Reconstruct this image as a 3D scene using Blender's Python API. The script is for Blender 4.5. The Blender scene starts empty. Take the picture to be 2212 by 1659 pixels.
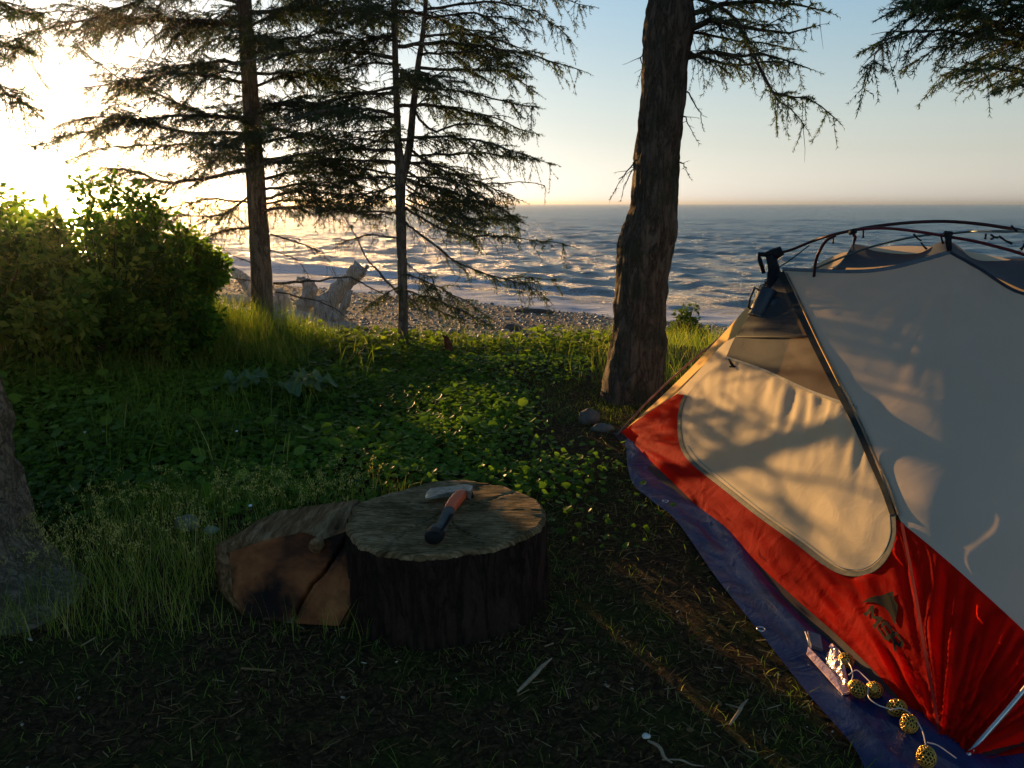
import bpy, bmesh, math, random
import numpy as np
from mathutils import Vector, noise as mnoise, geometry
PI = math.pi
random.seed(7); rng = np.random.default_rng(7)
S = bpy.context.scene
C = S.collection
# ------------------------------------------------------------------ camera, sky, sun, exposure
EYE = 1.1
PITCH = math.atan(389.5/1640.0)
cam_d = bpy.data.cameras.new("camera"); cam = bpy.data.objects.new("camera", cam_d); C.objects.link(cam)
cam.location = (0, 0, EYE); cam.rotation_euler = (PI/2-PITCH, 0, 0)
cam_d.sensor_width = 36.0; cam_d.lens = 1640.0/2212.0*36.0
cam_d.clip_start = 0.02; cam_d.clip_end = 20000
S.camera = cam
SKY_STR, SAT0, SAT1 = .14, .14, 1.3
SUN_EL = math.radians(4.6); SUN_AZ = math.radians(-29.0)      # azimuth from +Y, negative is left
SUN_DIR = Vector((math.sin(SUN_AZ)*math.cos(SUN_EL), math.cos(SUN_AZ)*math.cos(SUN_EL), math.sin(SUN_EL)))
W = bpy.data.worlds.new("World"); S.world = W; W.use_nodes = True
wn = W.node_tree; bg = wn.nodes["Background"]
sky = wn.nodes.new("ShaderNodeTexSky"); sky.sky_type = 'NISHITA'; sky.sun_disc = False
sky.sun_elevation = SUN_EL; sky.sun_rotation = SUN_AZ
sky.altitude = 0; sky.air_density = 1.0; sky.dust_density = .6; sky.ozone_density = 1.6
tcw_ = wn.nodes.new('ShaderNodeTexCoord'); sxw = wn.nodes.new('ShaderNodeSeparateXYZ'); wn.links.new(tcw_.outputs['Generated'], sxw.inputs[0])
mrw = wn.nodes.new('ShaderNodeMapRange'); mrw.inputs[1].default_value = 0.0; mrw.inputs[2].default_value = .38; mrw.inputs[3].default_value = SAT0; mrw.inputs[4].default_value = SAT1
wn.links.new(sxw.outputs[2], mrw.inputs[0]); hsw = wn.nodes.new('ShaderNodeHueSaturation'); wn.links.new(mrw.outputs[0], hsw.inputs['Saturation'])
cmp_ = wn.nodes.new('ShaderNodeVectorMath'); cmp_.operation = 'MULTIPLY_ADD'; cmp_.inputs[1].default_value = (.11,)*3; cmp_.inputs[2].default_value = (1, 1, 1); wn.links.new(sky.outputs[0], cmp_.inputs[0])
cdv = wn.nodes.new('ShaderNodeVectorMath'); cdv.operation = 'DIVIDE'; wn.links.new(sky.outputs[0], cdv.inputs[0]); wn.links.new(cmp_.outputs[0], cdv.inputs[1])   # a softer shoulder round the sun
wn.links.new(cdv.outputs[0], hsw.inputs['Color']); tn_ = wn.nodes.new('ShaderNodeMix'); tn_.data_type = 'RGBA'; tn_.inputs[6].default_value = (1.0, .97, .92, 1); tn_.inputs[7].default_value = (.84, 1.0, 1.16, 1)
mr2 = wn.nodes.new('ShaderNodeMapRange'); mr2.inputs[2].default_value = .22; wn.links.new(sxw.outputs[2], mr2.inputs[0]); wn.links.new(mr2.outputs[0], tn_.inputs[0])
tm_ = wn.nodes.new('ShaderNodeVectorMath'); tm_.operation = 'MULTIPLY'; wn.links.new(hsw.outputs[0], tm_.inputs[0]); wn.links.new(tn_.outputs[2], tm_.inputs[1])
wn.links.new(tm_.outputs[0], bg.inputs[0]); bg.inputs[1].default_value = SKY_STR
sl = bpy.data.lights.new("sun", 'SUN'); so = bpy.data.objects.new("sun", sl); C.objects.link(so)
sl.energy = 5.0; sl.angle = math.radians(0.6); sl.color = (1.0, 0.57, 0.21)
so.rotation_euler = SUN_DIR.to_track_quat('Z', 'Y').to_euler(); so.location = (-6, 12, 6)
S.view_settings.view_transform = 'Standard'; S.view_settings.look = 'None'
S.view_settings.exposure = 1.05; S.view_settings.gamma = 1.0
S.cycles.max_bounces = 8; S.cycles.transparent_max_bounces = 12; S.cycles.sample_clamp_indirect = 6.0
# ------------------------------------------------------------------ places: pixel (2212 x 1659) -> point in the world
F, CX, CY = 1640.0, 1106.0, 829.5
sp, cp = math.sin(PITCH), math.cos(PITCH)
def ray(x, y):
    u = (x-CX)/F; v = (y-CY)/F
    return Vector((u, cp-v*sp, -(sp+v*cp)))
def at(x, y, Y):
    r = ray(x, y); return Vector((0, 0, EYE)) + r*(Y/r.y)
def atz(x, y, z=0.0):
    r = ray(x, y); return Vector((0, 0, EYE)) + r*((z-EYE)/r.z)
def atd(x, y, d):
    return Vector((0, 0, EYE)) + ray(x, y)*d
# ------------------------------------------------------------------ helpers
def tag(o, label=None, cat=None, group=None, kind=None):
    if label: o["label"] = label
    if cat: o["category"] = cat
    if group: o["group"] = group
    if kind: o["kind"] = kind
    return o
def empty(name, loc, label, cat, group=None):
    o = bpy.data.objects.new(name, None); C.objects.link(o); o.location = loc; o.empty_display_size = .1
    return tag(o, label, cat, group)
def link(name, me, mat, parent=None, smooth=True):
    o = bpy.data.objects.new(name, me); C.objects.link(o)
    if mat is not None: me.materials.append(mat)
    if smooth: me.shade_smooth()
    if parent is not None:
        o.parent = parent; o.matrix_parent_inverse.identity()
        o.location = -Vector(parent.location) if parent.parent is None else Vector((0, 0, 0))
    return o
def npmesh(name, V, T, mat, parent=None, tint=None, smooth=False, attrs=None):
    V = np.asarray(V, np.float32).reshape(-1, 3); T = np.asarray(T, np.int32); k = T.shape[1]
    me = bpy.data.meshes.new(name)
    me.vertices.add(len(V)); me.vertices.foreach_set('co', V.ravel())
    me.loops.add(T.size); me.loops.foreach_set('vertex_index', T.ravel())
    me.polygons.add(len(T)); me.polygons.foreach_set('loop_start', np.arange(len(T), dtype=np.int32)*k)
    me.update(calc_edges=True); me.validate()
    if tint is not None:
        a = me.attributes.new('tint', 'FLOAT', 'POINT'); a.data.foreach_set('value', np.asarray(tint, np.float32))
    for nm, arr in (attrs or {}).items():
        a = me.attributes.new(nm, 'FLOAT', 'POINT'); a.data.foreach_set('value', np.asarray(arr, np.float32))
    return link(name, me, mat, parent, smooth)
def nz(p, s=1.0, o=0.0): return mnoise.noise(Vector((p[0]*s+o, p[1]*s+o*.7, p[2]*s-o)))
class MB:
    def __init__(s): s.v = []; s.f = []
    def tube(s, pts, rad, n=8, cap=True, jit=0.0):
        pts = [Vector(p) for p in pts]
        if not hasattr(rad, '__len__'): rad = [rad]*len(pts)
        b = len(s.v); ref = None
        for i, p in enumerate(pts):
            t = (pts[min(i+1, len(pts)-1)]-pts[max(i-1, 0)])
            if t.length < 1e-9: t = Vector((0, 0, 1))
            t.normalize()
            if ref is None:
                ref = t.orthogonal().normalized()
            else:
                ref = (ref-t*ref.dot(t))
                ref = ref.normalized() if ref.length > 1e-6 else t.orthogonal().normalized()
            bi = t.cross(ref)
            for k in range(n):
                a = 2*PI*k/n; r = rad[i]*(1+(random.uniform(-jit, jit) if jit else 0))
                s.v.append(p+(ref*math.cos(a)+bi*math.sin(a))*r)
        m = len(pts)
        for i in range(m-1):
            for k in range(n):
                k2 = (k+1) % n
                s.f.append((b+i*n+k, b+i*n+k2, b+(i+1)*n+k2, b+(i+1)*n+k))
        if cap:
            s.f.append(tuple(b+k for k in reversed(range(n)))); s.f.append(tuple(b+(m-1)*n+k for k in range(n)))
        return s
    def box(s, c, h, ax=None):
        c = Vector(c); X, Y, Z = ax or (Vector((1, 0, 0)), Vector((0, 1, 0)), Vector((0, 0, 1)))
        b = len(s.v)
        for i in (-1, 1):
            for j in (-1, 1):
                for k in (-1, 1): s.v.append(c+X*h[0]*i+Y*h[1]*j+Z*h[2]*k)
        for q in ((0, 1, 3, 2), (4, 6, 7, 5), (0, 4, 5, 1), (2, 3, 7, 6), (0, 2, 6, 4), (1, 5, 7, 3)): s.f.append(tuple(b+i for i in q))
        return s
    def ribbon(s, A, B):
        b = len(s.v); n = len(A)
        for p, q in zip(A, B): s.v += [Vector(p), Vector(q)]
        for i in range(n-1): s.f.append((b+2*i, b+2*i+1, b+2*i+3, b+2*i+2))
        return s
    def build(s, name, mat, parent=None, smooth=True):
        me = bpy.data.meshes.new(name); me.from_pydata([tuple(v) for v in s.v], [], s.f); me.update()
        return link(name, me, mat, parent, smooth)
def spline(pts, n):
    """Catmull-Rom through pts (any dimension), n samples."""
    P = np.array([list(p) for p in pts], float)
    P = np.vstack([2*P[0]-P[1], P, 2*P[-1]-P[-2]])
    m = len(P)-3; out = []
    for i in range(n):
        t = i/(n-1)*m; k = min(int(t), m-1); t -= k
        a, b, c, d = P[k:k+4]
        out.append(.5*((2*b)+(-a+c)*t+(2*a-5*b+4*c-d)*t*t+(-a+3*b-3*c+d)*t**3))
    return out
# ------------------------------------------------------------------ materials
def mat(name):
    m = bpy.data.materials.new(name); m.use_nodes = True; nt = m.node_tree
    return m, nt, nt.nodes["Principled BSDF"]
def N(nt, t, **kw):
    n = nt.nodes.new(t)
    for k, v in kw.items():
        if k in n.inputs.keys(): n.inputs[k].default_value = v
        else: setattr(n, k, v)
    return n
def ramp(nt, src, stops):
    r = nt.nodes.new('ShaderNodeValToRGB'); e = r.color_ramp.elements
    while len(e) < len(stops): e.new(.5)
    for i, (p, c) in enumerate(stops): e[i].position = p; e[i].color = (*c, 1)
    nt.links.new(src, r.inputs[0]); return r
def coord(nt, scale=(1, 1, 1), kind='Object'):
    tc = nt.nodes.new('ShaderNodeTexCoord'); mp = nt.nodes.new('ShaderNodeMapping'); mp.inputs['Scale'].default_value = scale
    nt.links.new(tc.outputs[kind], mp.inputs[0]); return mp.outputs[0]
def noise_t(nt, co, scale, detail=6, rough=.6, dist=0):
    n = N(nt, 'ShaderNodeTexNoise'); n.inputs['Scale'].default_value = scale; n.inputs['Detail'].default_value = detail
    n.inputs['Roughness'].default_value = rough; n.inputs['Distortion'].default_value = dist
    nt.links.new(co, n.inputs['Vector']); return n
def bump(nt, src, bs, strength, dist=.01, prev=None):
    b = nt.nodes.new('ShaderNodeBump'); b.inputs['Strength'].default_value = strength; b.inputs['Distance'].default_value = dist
    nt.links.new(src, b.inputs['Height'])
    if prev is not None: nt.links.new(prev.outputs[0], b.inputs['Normal'])
    nt.links.new(b.outputs[0], bs.inputs['Normal']); return b
def math_n(nt, op, a, b=None, clamp=False):
    n = nt.nodes.new('ShaderNodeMath'); n.operation = op; n.use_clamp = clamp
    for i, x in enumerate((a, b)):
        if x is None: continue
        if isinstance(x, (int, float)): n.inputs[i].default_value = x
        else: nt.links.new(x, n.inputs[i])
    return n.outputs[0]
def mixc(nt, fac, a, b, mode='MIX'):
    n = nt.nodes.new('ShaderNodeMix'); n.data_type = 'RGBA'; n.blend_type = mode
    if isinstance(fac, (int, float)): n.inputs[0].default_value = fac
    else: nt.links.new(fac, n.inputs[0])
    for i, x in ((6, a), (7, b)):
        if isinstance(x, tuple): n.inputs[i].default_value = (*x, 1)
        else: nt.links.new(x, n.inputs[i])
    return n.outputs[2]
def simple(name, col, rough=.65, metal=0.0, var=.25, scale=30, bumps=0.0, spec=.1):
    m, nt, b = mat(name); co = coord(nt)
    n = noise_t(nt, co, scale)
    d = tuple(c*(1-var) for c in col); l = tuple(min(1, c*(1+var)) for c in col)
    r = ramp(nt, n.outputs[0], [(.3, d), (.7, l)]); nt.links.new(r.outputs[0], b.inputs['Base Color'])
    b.inputs['Roughness'].default_value = rough; b.inputs['Metallic'].default_value = metal
    b.inputs['Specular IOR Level'].default_value = spec
    if bumps: bump(nt, n.outputs[0], b, bumps, .01)
    return m
def leafy(name, stops, trans=.45, rough=.55, spec=.12):
    """leaf: diffuse + translucent with a colour per leaf from the tint attribute"""
    m, nt, b = mat(name)
    a = N(nt, 'ShaderNodeAttribute'); a.attribute_name = 'tint'
    r = ramp(nt, a.outputs['Fac'], stops)
    nt.links.new(r.outputs[0], b.inputs['Base Color']); b.inputs['Roughness'].default_value = rough
    b.inputs['Specular IOR Level'].default_value = spec
    t = N(nt, 'ShaderNodeBsdfTranslucent')
    tc = mixc(nt, 1.0, r.outputs[0], (1.5, 1.7, .6), 'MULTIPLY'); nt.links.new(tc, t.inputs[0])
    mx = N(nt, 'ShaderNodeMixShader'); mx.inputs[0].default_value = trans
    nt.links.new(b.outputs[0], mx.inputs[1]); nt.links.new(t.outputs[0], mx.inputs[2])
    nt.links.new(mx.outputs[0], nt.nodes['Material Output'].inputs[0]); return m
def bark(name, dark, light, sc=1.0, moss=None, bs=.8, stretch=.22):
    m, nt, b = mat(name); co = coord(nt, (1, 1, stretch))
    n1 = noise_t(nt, co, 22*sc, 7, .62, .7); fis = math_n(nt, 'ABSOLUTE', math_n(nt, 'SUBTRACT', n1.outputs[0], .5))
    n3 = noise_t(nt, coord(nt, (1, 1, .6)), 95*sc, 5, .7); pl = noise_t(nt, coord(nt, (1, 1, .5)), 9*sc, 4, .5)
    h = math_n(nt, 'ADD', math_n(nt, 'MULTIPLY', fis, 3.2), math_n(nt, 'MULTIPLY', n3.outputs[0], .45)); hv = math_n(nt, 'MULTIPLY', h, math_n(nt, 'ADD', .45, pl.outputs[0]))
    md = tuple((a_+c_)*.42 for a_, c_ in zip(dark, light))
    r = ramp(nt, hv, [(.12, dark), (.26, md), (.52, light)]); col = r.outputs[0]
    if moss:
        n2 = noise_t(nt, coord(nt), 7*sc, 6, .7); f = ramp(nt, n2.outputs[0], [(.50, (0, 0, 0)), (.60, (.7, .7, .7))])
        col = mixc(nt, f.outputs[0], col, moss)
    nt.links.new(col, b.inputs['Base Color']); b.inputs['Roughness'].default_value = .92; b.inputs['Specular IOR Level'].default_value = .12
    bump(nt, hv, b, bs, .03); return m
def cloth(name, col, trans=.5, tcol=None, rough=.6, wr=.15, alpha=None, grid=900, sheen=.3, wscale=14):
    m, nt, b = mat(name); co = coord(nt)
    n = noise_t(nt, co, 4, 3); r = ramp(nt, n.outputs[0], [(.3, tuple(c*.93 for c in col)), (.7, col)])
    nt.links.new(r.outputs[0], b.inputs['Base Color']); b.inputs['Roughness'].default_value = rough; b.inputs['Specular IOR Level'].default_value = sheen
    w = noise_t(nt, coord(nt), wscale, 5, .55, .8); bp = bump(nt, w.outputs[0], b, wr, .02)
    t = N(nt, 'ShaderNodeBsdfTranslucent'); t.inputs[0].default_value = (*(tcol or col), 1); nt.links.new(bp.outputs[0], t.inputs['Normal'])
    mx = N(nt, 'ShaderNodeMixShader'); mx.inputs[0].default_value = trans
    nt.links.new(b.outputs[0], mx.inputs[1]); nt.links.new(t.outputs[0], mx.inputs[2])
    last = mx.outputs[0]
    if alpha is not None:
        tr = N(nt, 'ShaderNodeBsdfTransparent'); m2 = N(nt, 'ShaderNodeMixShader'); m2.inputs[0].default_value = alpha
        nt.links.new(tr.outputs[0], m2.inputs[1]); nt.links.new(last, m2.inputs[2]); last = m2.outputs[0]
    nt.links.new(last, nt.nodes['Material Output'].inputs[0]); return m

M_bark = bark('spruce_bark', (.03, .025, .02), (.24, .19, .15), 1.0)
M_bark_big = bark('big_spruce_bark', (.018, .012, .008), (.17, .125, .09), .8, moss=(.05, .055, .035), bs=1.0)
M_bark_grey = bark('grey_bark', (.03, .028, .025), (.44, .33, .22), 1.7, moss=(.13, .10, .05), bs=1.0, stretch=.6)
M_twig = simple('twig', (.10, .085, .065), .9, var=.4, spec=.1)
M_deadtwig = simple('dead_twig', (.09, .06, .04), .9, var=.4, spec=.1)
M_needle = leafy('spruce_needles', [(0, (.12, .065, .02)), (.25, (.06, .065, .022)), (.6, (.045, .08, .035)), (1, (.09, .12, .05))], .3)
M_shrub = leafy('shrub_leaves', [(0, (.03, .075, .010)), (.5, (.07, .15, .016)), (1, (.17, .24, .03))], .6)
M_cover = leafy('cover_leaves', [(0, (.035, .07, .008)), (.5, (.085, .155, .014)), (.9, (.13, .22, .022)), (1, (.16, .24, .03))], .4, rough=.45)
M_grass = leafy('grass_blades', [(0, (.07, .13, .018)), (.5, (.15, .20, .03)), (.8, (.30, .28, .07)), (1, (.50, .41, .18))], .45)
M_dry = leafy('dry_straw', [(0, (.10, .05, .02)), (.5, (.20, .12, .05)), (1, (.38, .28, .15))], .2, rough=.9, spec=.04)
M_stem = simple('shrub_stem', (.07, .055, .03), .8)
# ------------------------------------------------------------------ terrain
def sstep(a, b, x): t = np.clip((x-a)/(b-a), 0, 1); return t*t*(3-2*t)
def vnoise(x, y, sc, seed=0):
    """smooth value noise, vectorised"""
    x = np.asarray(x)*sc+seed*17.3; y = np.asarray(y)*sc-seed*9.1
    xi = np.floor(x).astype(np.int64); yi = np.floor(y).astype(np.int64); fx = x-xi; fy = y-yi
    def h(a, b):
        n = (a*374761393+b*668265263+seed*144665) & 0xffffffff
        n = ((n ^ (n >> 13))*1274126177) & 0xffffffff
        return ((n ^ (n >> 16)) & 0xffff)/65535.0
    fx = fx*fx*(3-2*fx); fy = fy*fy*(3-2*fy)
    return (h(xi, yi)*(1-fx)+h(xi+1, yi)*fx)*(1-fy)+(h(xi, yi+1)*(1-fx)+h(xi+1, yi+1)*fx)*fy-.5
SEA = -1.2
def crest_y(x): return 5.85-.12*np.clip(x, -4, 6)-.5*vnoise(x, x*0, .9, 3)
def shore_y(x): return np.maximum(18.4-.72*np.clip(x, -60, 9), crest_y(x)+3.5)+.6*vnoise(x, x*0, .35, 5)
def height(x, y):
    x = np.asarray(x, float); y = np.asarray(y, float)
    yc = crest_y(x); ys = shore_y(x)
    z = .06*vnoise(x, y, .8, 1)+.03*vnoise(x, y, 2.7, 2)
    z = z*sstep(.0, 1.2, np.hypot(x-.9, y-2.5)-.6)                       # flat under the tent
    z += .30*sstep(-1.3, -3.6, x)*sstep(2.6, 4.2, y)
    up = sstep(0, 2.6, y-yc)
    bz = -.72-(.55)*np.clip((y-yc-2.6)/np.maximum(ys-yc-2.6, 1), 0, 1)
    bz = bz-.06*np.clip(y-ys, 0, 40)
    z = z*(1-up)+(bz+.05*vnoise(x, y, .45, 4)+.012*vnoise(x, y, 5, 6))*up
    return z
def H1(x, y): return float(height(np.array([x]), np.array([y]))[0])
gx = np.concatenate([-np.geomspace(200, 6.2, 30), np.arange(-6, 6.01, .06), np.geomspace(6.2, 200, 30)])
gy = np.concatenate([-np.geomspace(60, 1.1, 16), np.arange(-1, 9, .06), np.arange(9, 30, .15), np.geomspace(30.2, 60, 8)])
X, Y = np.meshgrid(gx, gy); Z = height(X, Y)
nxg, nyg = len(gx), len(gy); idx = np.arange(nxg*nyg).reshape(nyg, nxg)
Q = np.stack([idx[:-1, :-1], idx[:-1, 1:], idx[1:, 1:], idx[1:, :-1]], -1).reshape(-1, 4)
beach = sstep(.2, 1.5, (Y-crest_y(X))+.8*vnoise(X, Y, 1.5, 8)); wet = sstep(-2.5, -.3, Y-shore_y(X))
m, nt, b = mat('ground'); co = coord(nt)
n1 = noise_t(nt, co, 3.0, 8, .65); n2 = noise_t(nt, co, 60, 6, .7, 1.0); n3 = noise_t(nt, co, 14, 5)
soil = ramp(nt, n2.outputs[0], [(.3, (.010, .006, .003)), (.5, (.06, .034, .015)), (.72, (.17, .10, .046))])
mossy = ramp(nt, n2.outputs[0], [(.3, (.010, .012, .003)), (.7, (.085, .085, .018))])
f1 = ramp(nt, n1.outputs[0], [(.46, (0, 0, 0)), (.58, (1, 1, 1))])
land = mixc(nt, f1.outputs[0], soil.outputs[0], mossy.outputs[0])
vo = N(nt, 'ShaderNodeTexVoronoi'); vo.inputs['Scale'].default_value = 22; nt.links.new(co, vo.inputs['Vector'])
vo2 = N(nt, 'ShaderNodeTexVoronoi'); vo2.inputs['Scale'].default_value = 9; nt.links.new(co, vo2.inputs['Vector'])
pc = N(nt, 'ShaderNodeSeparateColor'); nt.links.new(vo.outputs['Color'], pc.inputs[0])
peb = ramp(nt, pc.outputs[0], [(0, (.05, .052, .055)), (.5, (.15, .14, .125)), (.85, (.24, .22, .19)), (1, (.42, .40, .36))])
bn = noise_t(nt, co, .5, 4); bandc = ramp(nt, bn.outputs[0], [(.4, (1, 1, 1)), (.6, (1.0, .82, .62))])
pebc = mixc(nt, 1.0, peb.outputs[0], bandc.outputs[0], 'MULTIPLY')
aw = N(nt, 'ShaderNodeAttribute'); aw.attribute_name = 'wet'
pebw = mixc(nt, aw.outputs['Fac'], pebc, mixc(nt, 1.0, pebc, (.35, .35, .36), 'MULTIPLY'))
ab = N(nt, 'ShaderNodeAttribute'); ab.attribute_name = 'beach'
nt.links.new(mixc(nt, ab.outputs['Fac'], land, pebw), b.inputs['Base Color'])
rg = math_n(nt, 'SUBTRACT', .95, math_n(nt, 'MULTIPLY', aw.outputs['Fac'], .55)); nt.links.new(rg, b.inputs['Roughness'])
b.inputs['Specular IOR Level'].default_value = .08
hb = math_n(nt, 'ADD', n2.outputs[0], math_n(nt, 'MULTIPLY', math_n(nt, 'SUBTRACT', 1.0, vo.outputs['Distance']), math_n(nt, 'MULTIPLY', ab.outputs['Fac'], 2.0)))
bump(nt, hb, b, .9, .03)
tag(npmesh('ground', np.stack([X, Y, Z], -1), Q, m, smooth=True, attrs={'beach': beach.ravel(), 'wet': wet.ravel()}), kind='structure')
# ------------------------------------------------------------------ sea
def build_sea():
    th = np.radians(np.linspace(-72, 72, 1100)); rr = np.concatenate([np.geomspace(9, 130, 760), np.geomspace(133, 7000, 90)])
    R, T = np.meshgrid(rr, th, indexing='ij'); X = R*np.sin(T); Y = R*np.cos(T)
    nrm = np.array([.584, .811])                                       # away from the shore
    q = X*nrm[0]+Y*nrm[1]; s = X*nrm[1]-Y*nrm[0]
    sd = (Y-shore_y(X))*.81
    Z = np.zeros_like(X); r2 = np.random.default_rng(3)
    for i in range(26):
        lam = 1.3*1.135**i; a = r2.normal(0, .42); k = 2*PI/lam
        ph = k*(q*math.cos(a)+s*math.sin(a))+5*vnoise(s, q, .10, 20+i)+r2.uniform(0, 6.28)
        w = np.sin(ph); w = 1-2*np.abs(np.sin(ph/2))**1.2 if i % 2 else w
        fade = 1-sstep(lam*22, lam*60, R)
        Z += .0165*lam**.05*w*fade
    for i in range(22):                                                # short chop
        lam = .50*1.085**i; a = r2.normal(0, .6); k = 2*PI/lam
        ph = k*(q*math.cos(a)+s*math.sin(a))+3.5*vnoise(s, q, .42, 60+i)+r2.uniform(0, 6.28)
        w = 1-2*np.abs(np.sin(ph/2)); Z += .0050*lam**.5*w*(1-sstep(lam*45, lam*110, R))
    Z *= .5+.5*sstep(0, 9, sd)
    # breakers near the shore
    for d0, hgt, wd in ((3.4, .20, .6), (7.6, .16, .8)):
        dd = sd-d0-1.3*vnoise(s, q*0, .22, int(d0*3)); amp = hgt*np.clip(.55+1.5*vnoise(s, q*0, .16, 40+int(d0)), .1, 1.3)
        Z += amp*np.exp(-(np.where(dd > 0, dd*.8, dd*1.9)/wd)**2)
    Z = SEA+Z-.0*sd
    Z += .03*sstep(1.5, 0, np.abs(sd))
    foam = np.exp(-np.clip(sd, 0, 99)/3.4)*1.25
    for d0, wd in ((3.0, .7), (7.2, .45)):
        dd = sd-d0-1.3*vnoise(s, q*0, .22, int({3.0: 3.4, 7.2: 7.6}[d0]*3)); foam += .75*np.exp(-(dd/wd)**2)*np.clip(.4+2*vnoise(s, q*0, .16, 40+int({3.0: 3.4, 7.2: 7.6}[d0])), 0, 1)
    n0, n1_ = X.shape; idx = np.arange(n0*n1_).reshape(n0, n1_)
    Q = np.stack([idx[:-1, :-1], idx[1:, :-1], idx[1:, 1:], idx[:-1, 1:]], -1).reshape(-1, 4)
    keep = sd.ravel()[Q].max(1) > -2.5; Q = Q[keep]
    m, nt, b = mat('sea_water'); co = coord(nt, (1, 1, 1))
    mp = nt.nodes.new('ShaderNodeMapping'); mp.inputs['Rotation'].default_value = (0, 0, math.radians(36)); mp.inputs['Scale'].default_value = (.5, 1.9, 1)
    nt.links.new(co, mp.inputs[0])
    na = noise_t(nt, mp.outputs[0], 1.1, 9, .66, .4); nb = noise_t(nt, mp.outputs[0], .16, 6, .6); nc = noise_t(nt, co, 5.0, 8, .75, 1.2)
    deep = ramp(nt, nb.outputs[0], [(.35, (.055, .14, .165)), (.7, (.10, .21, .235))])
    af = N(nt, 'ShaderNodeAttribute'); af.attribute_name = 'foam'
    ft = math_n(nt, 'SUBTRACT', math_n(nt, 'ADD', af.outputs['Fac'], math_n(nt, 'MULTIPLY', math_n(nt, 'ADD', math_n(nt, 'MULTIPLY', nc.outputs[0], .6), math_n(nt, 'MULTIPLY', na.outputs[0], .4)), 2.6)), 1.82)
    ff = math_n(nt, 'MULTIPLY', ft, 3.5, clamp=True)
    nt.links.new(mixc(nt, ff, deep.outputs[0], (.72, .75, .80)), b.inputs['Base Color'])
    nt.links.new(math_n(nt, 'ADD', .26, math_n(nt, 'MULTIPLY', ff, .7)), b.inputs['Roughness'])
    b.inputs['IOR'].default_value = 1.33; b.inputs['Specular IOR Level'].default_value = .5
    nd = noise_t(nt, mp.outputs[0], 3.6, 6, .6, .3); b1 = bump(nt, nb.outputs[0], b, .5, .7); bump(nt, math_n(nt, 'ADD', math_n(nt, 'ADD', na.outputs[0], math_n(nt, 'MULTIPLY', nd.outputs[0], .35)), math_n(nt, 'MULTIPLY', ff, .15)), b, 1.0, .8, b1)
    tag(npmesh('sea', np.stack([X, Y, Z], -1), Q, m, smooth=True, attrs={'foam': foam.ravel()}), kind='structure')
build_sea()
# ------------------------------------------------------------------ tent: one smooth skin, its depth fitted through the pole points
TA = atz(1335, 938); TB = atz(2045, 1655)
AB = (TB-TA).normalized(); IN = Vector((-AB.y, AB.x, 0))
TA2 = TA+IN*1.27; TB2 = TB+IN*1.27
HUB1 = at(1676, 575, 3.35); PK = at(2052, 540, 2.86); HUB2 = at(2470, 660, 2.28)
tent = empty('tent', (1.3, 2.45, 0), 'red and off-white two-person tent pitched on a blue tarp without its rain fly', 'tent')
def pxof(P):
    d = (P.y*cp+(EYE-P.z)*sp); return (CX+F*P.x/d, CY+F*((EYE-P.z)*cp-P.y*sp)/d, d)
def plane_w(P, Q_, R):
    """1/depth is affine in the pixel for a plane"""
    A = np.array([[p[0], p[1], 1] for p in map(pxof, (P, Q_, R))]); w = np.array([1/pxof(p)[2] for p in (P, Q_, R)])
    return np.linalg.solve(A, w)
pw1 = plane_w(TA, TB, HUB1); pw2 = plane_w(TB, HUB2, TB2)
ctrl = [(1335, 938), (1400, 870), (1470, 880), (1470, 1000), (1560, 800), (1600, 900), (1600, 1050), (1676, 575), (1760, 760), (1750, 950), (1750, 1150), (1860, 900), (1850, 1050),
        (1880, 1230), (1940, 1125), (1407, 1000), (1513, 1100), (1619, 1202), (1717, 1292), (1819, 1382), (1921, 1484), (2000, 1590), (1960, 1300), (1900, 1380), (2000, 1450)]
cw = [(x, y, float(np.dot(pw1, (x, y, 1)))) for x, y in ctrl]
cw += [(*pxof(p)[:2], 1/pxof(p)[2]) for p in (PK, HUB2, TB)]
cw += [(x, y, float(np.dot(pw2, (x, y, 1)))) for x, y in ((2240, 1560), (2400, 1600), (2400, 1200), (2500, 1400), (2520, 900))]
pw3 = plane_w(HUB1, PK, atd(1945, 1128, 1/float(np.dot(pw1, (1945, 1128, 1)))))
cw += [(x, y, float(np.dot(pw3, (x, y, 1)))) for x, y in ((1745, 640), (1790, 720), (1840, 800), (1885, 880), (1925, 960), (1952, 1040), (1830, 650), (1900, 740), (1960, 860), (1950, 640), (1990, 1000), (2000, 750))]
CWa = np.array(cw)
def tps_fit(P):
    n = len(P); xy = P[:, :2]/1000; d = np.linalg.norm(xy[:, None]-xy[None], axis=-1)
    K = np.where(d > 0, d*d*np.log(d+1e-12), 0)+np.eye(n)*1e-5
    L = np.zeros((n+3, n+3)); L[:n, :n] = K; L[:n, n] = 1; L[:n, n+1:] = xy; L[n, :n] = 1; L[n+1:, :n] = xy.T
    return np.linalg.solve(L, np.concatenate([P[:, 2], [0, 0, 0]])), xy
TPC, TPX = tps_fit(CWa)
def skin(x, y, off=0.0):
    """point on the tent skin seen at this pixel; off moves it outwards by metres"""
    q = np.array([x, y])/1000; d = np.linalg.norm(TPX-q, axis=1); n = len(TPX)
    w = float(np.sum(TPC[:n]*np.where(d > 0, d*d*np.log(d+1e-12), 0))+TPC[n]+TPC[n+1]*q[0]+TPC[n+2]*q[1])
    return atd(x, y, 1/w-off)
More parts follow.
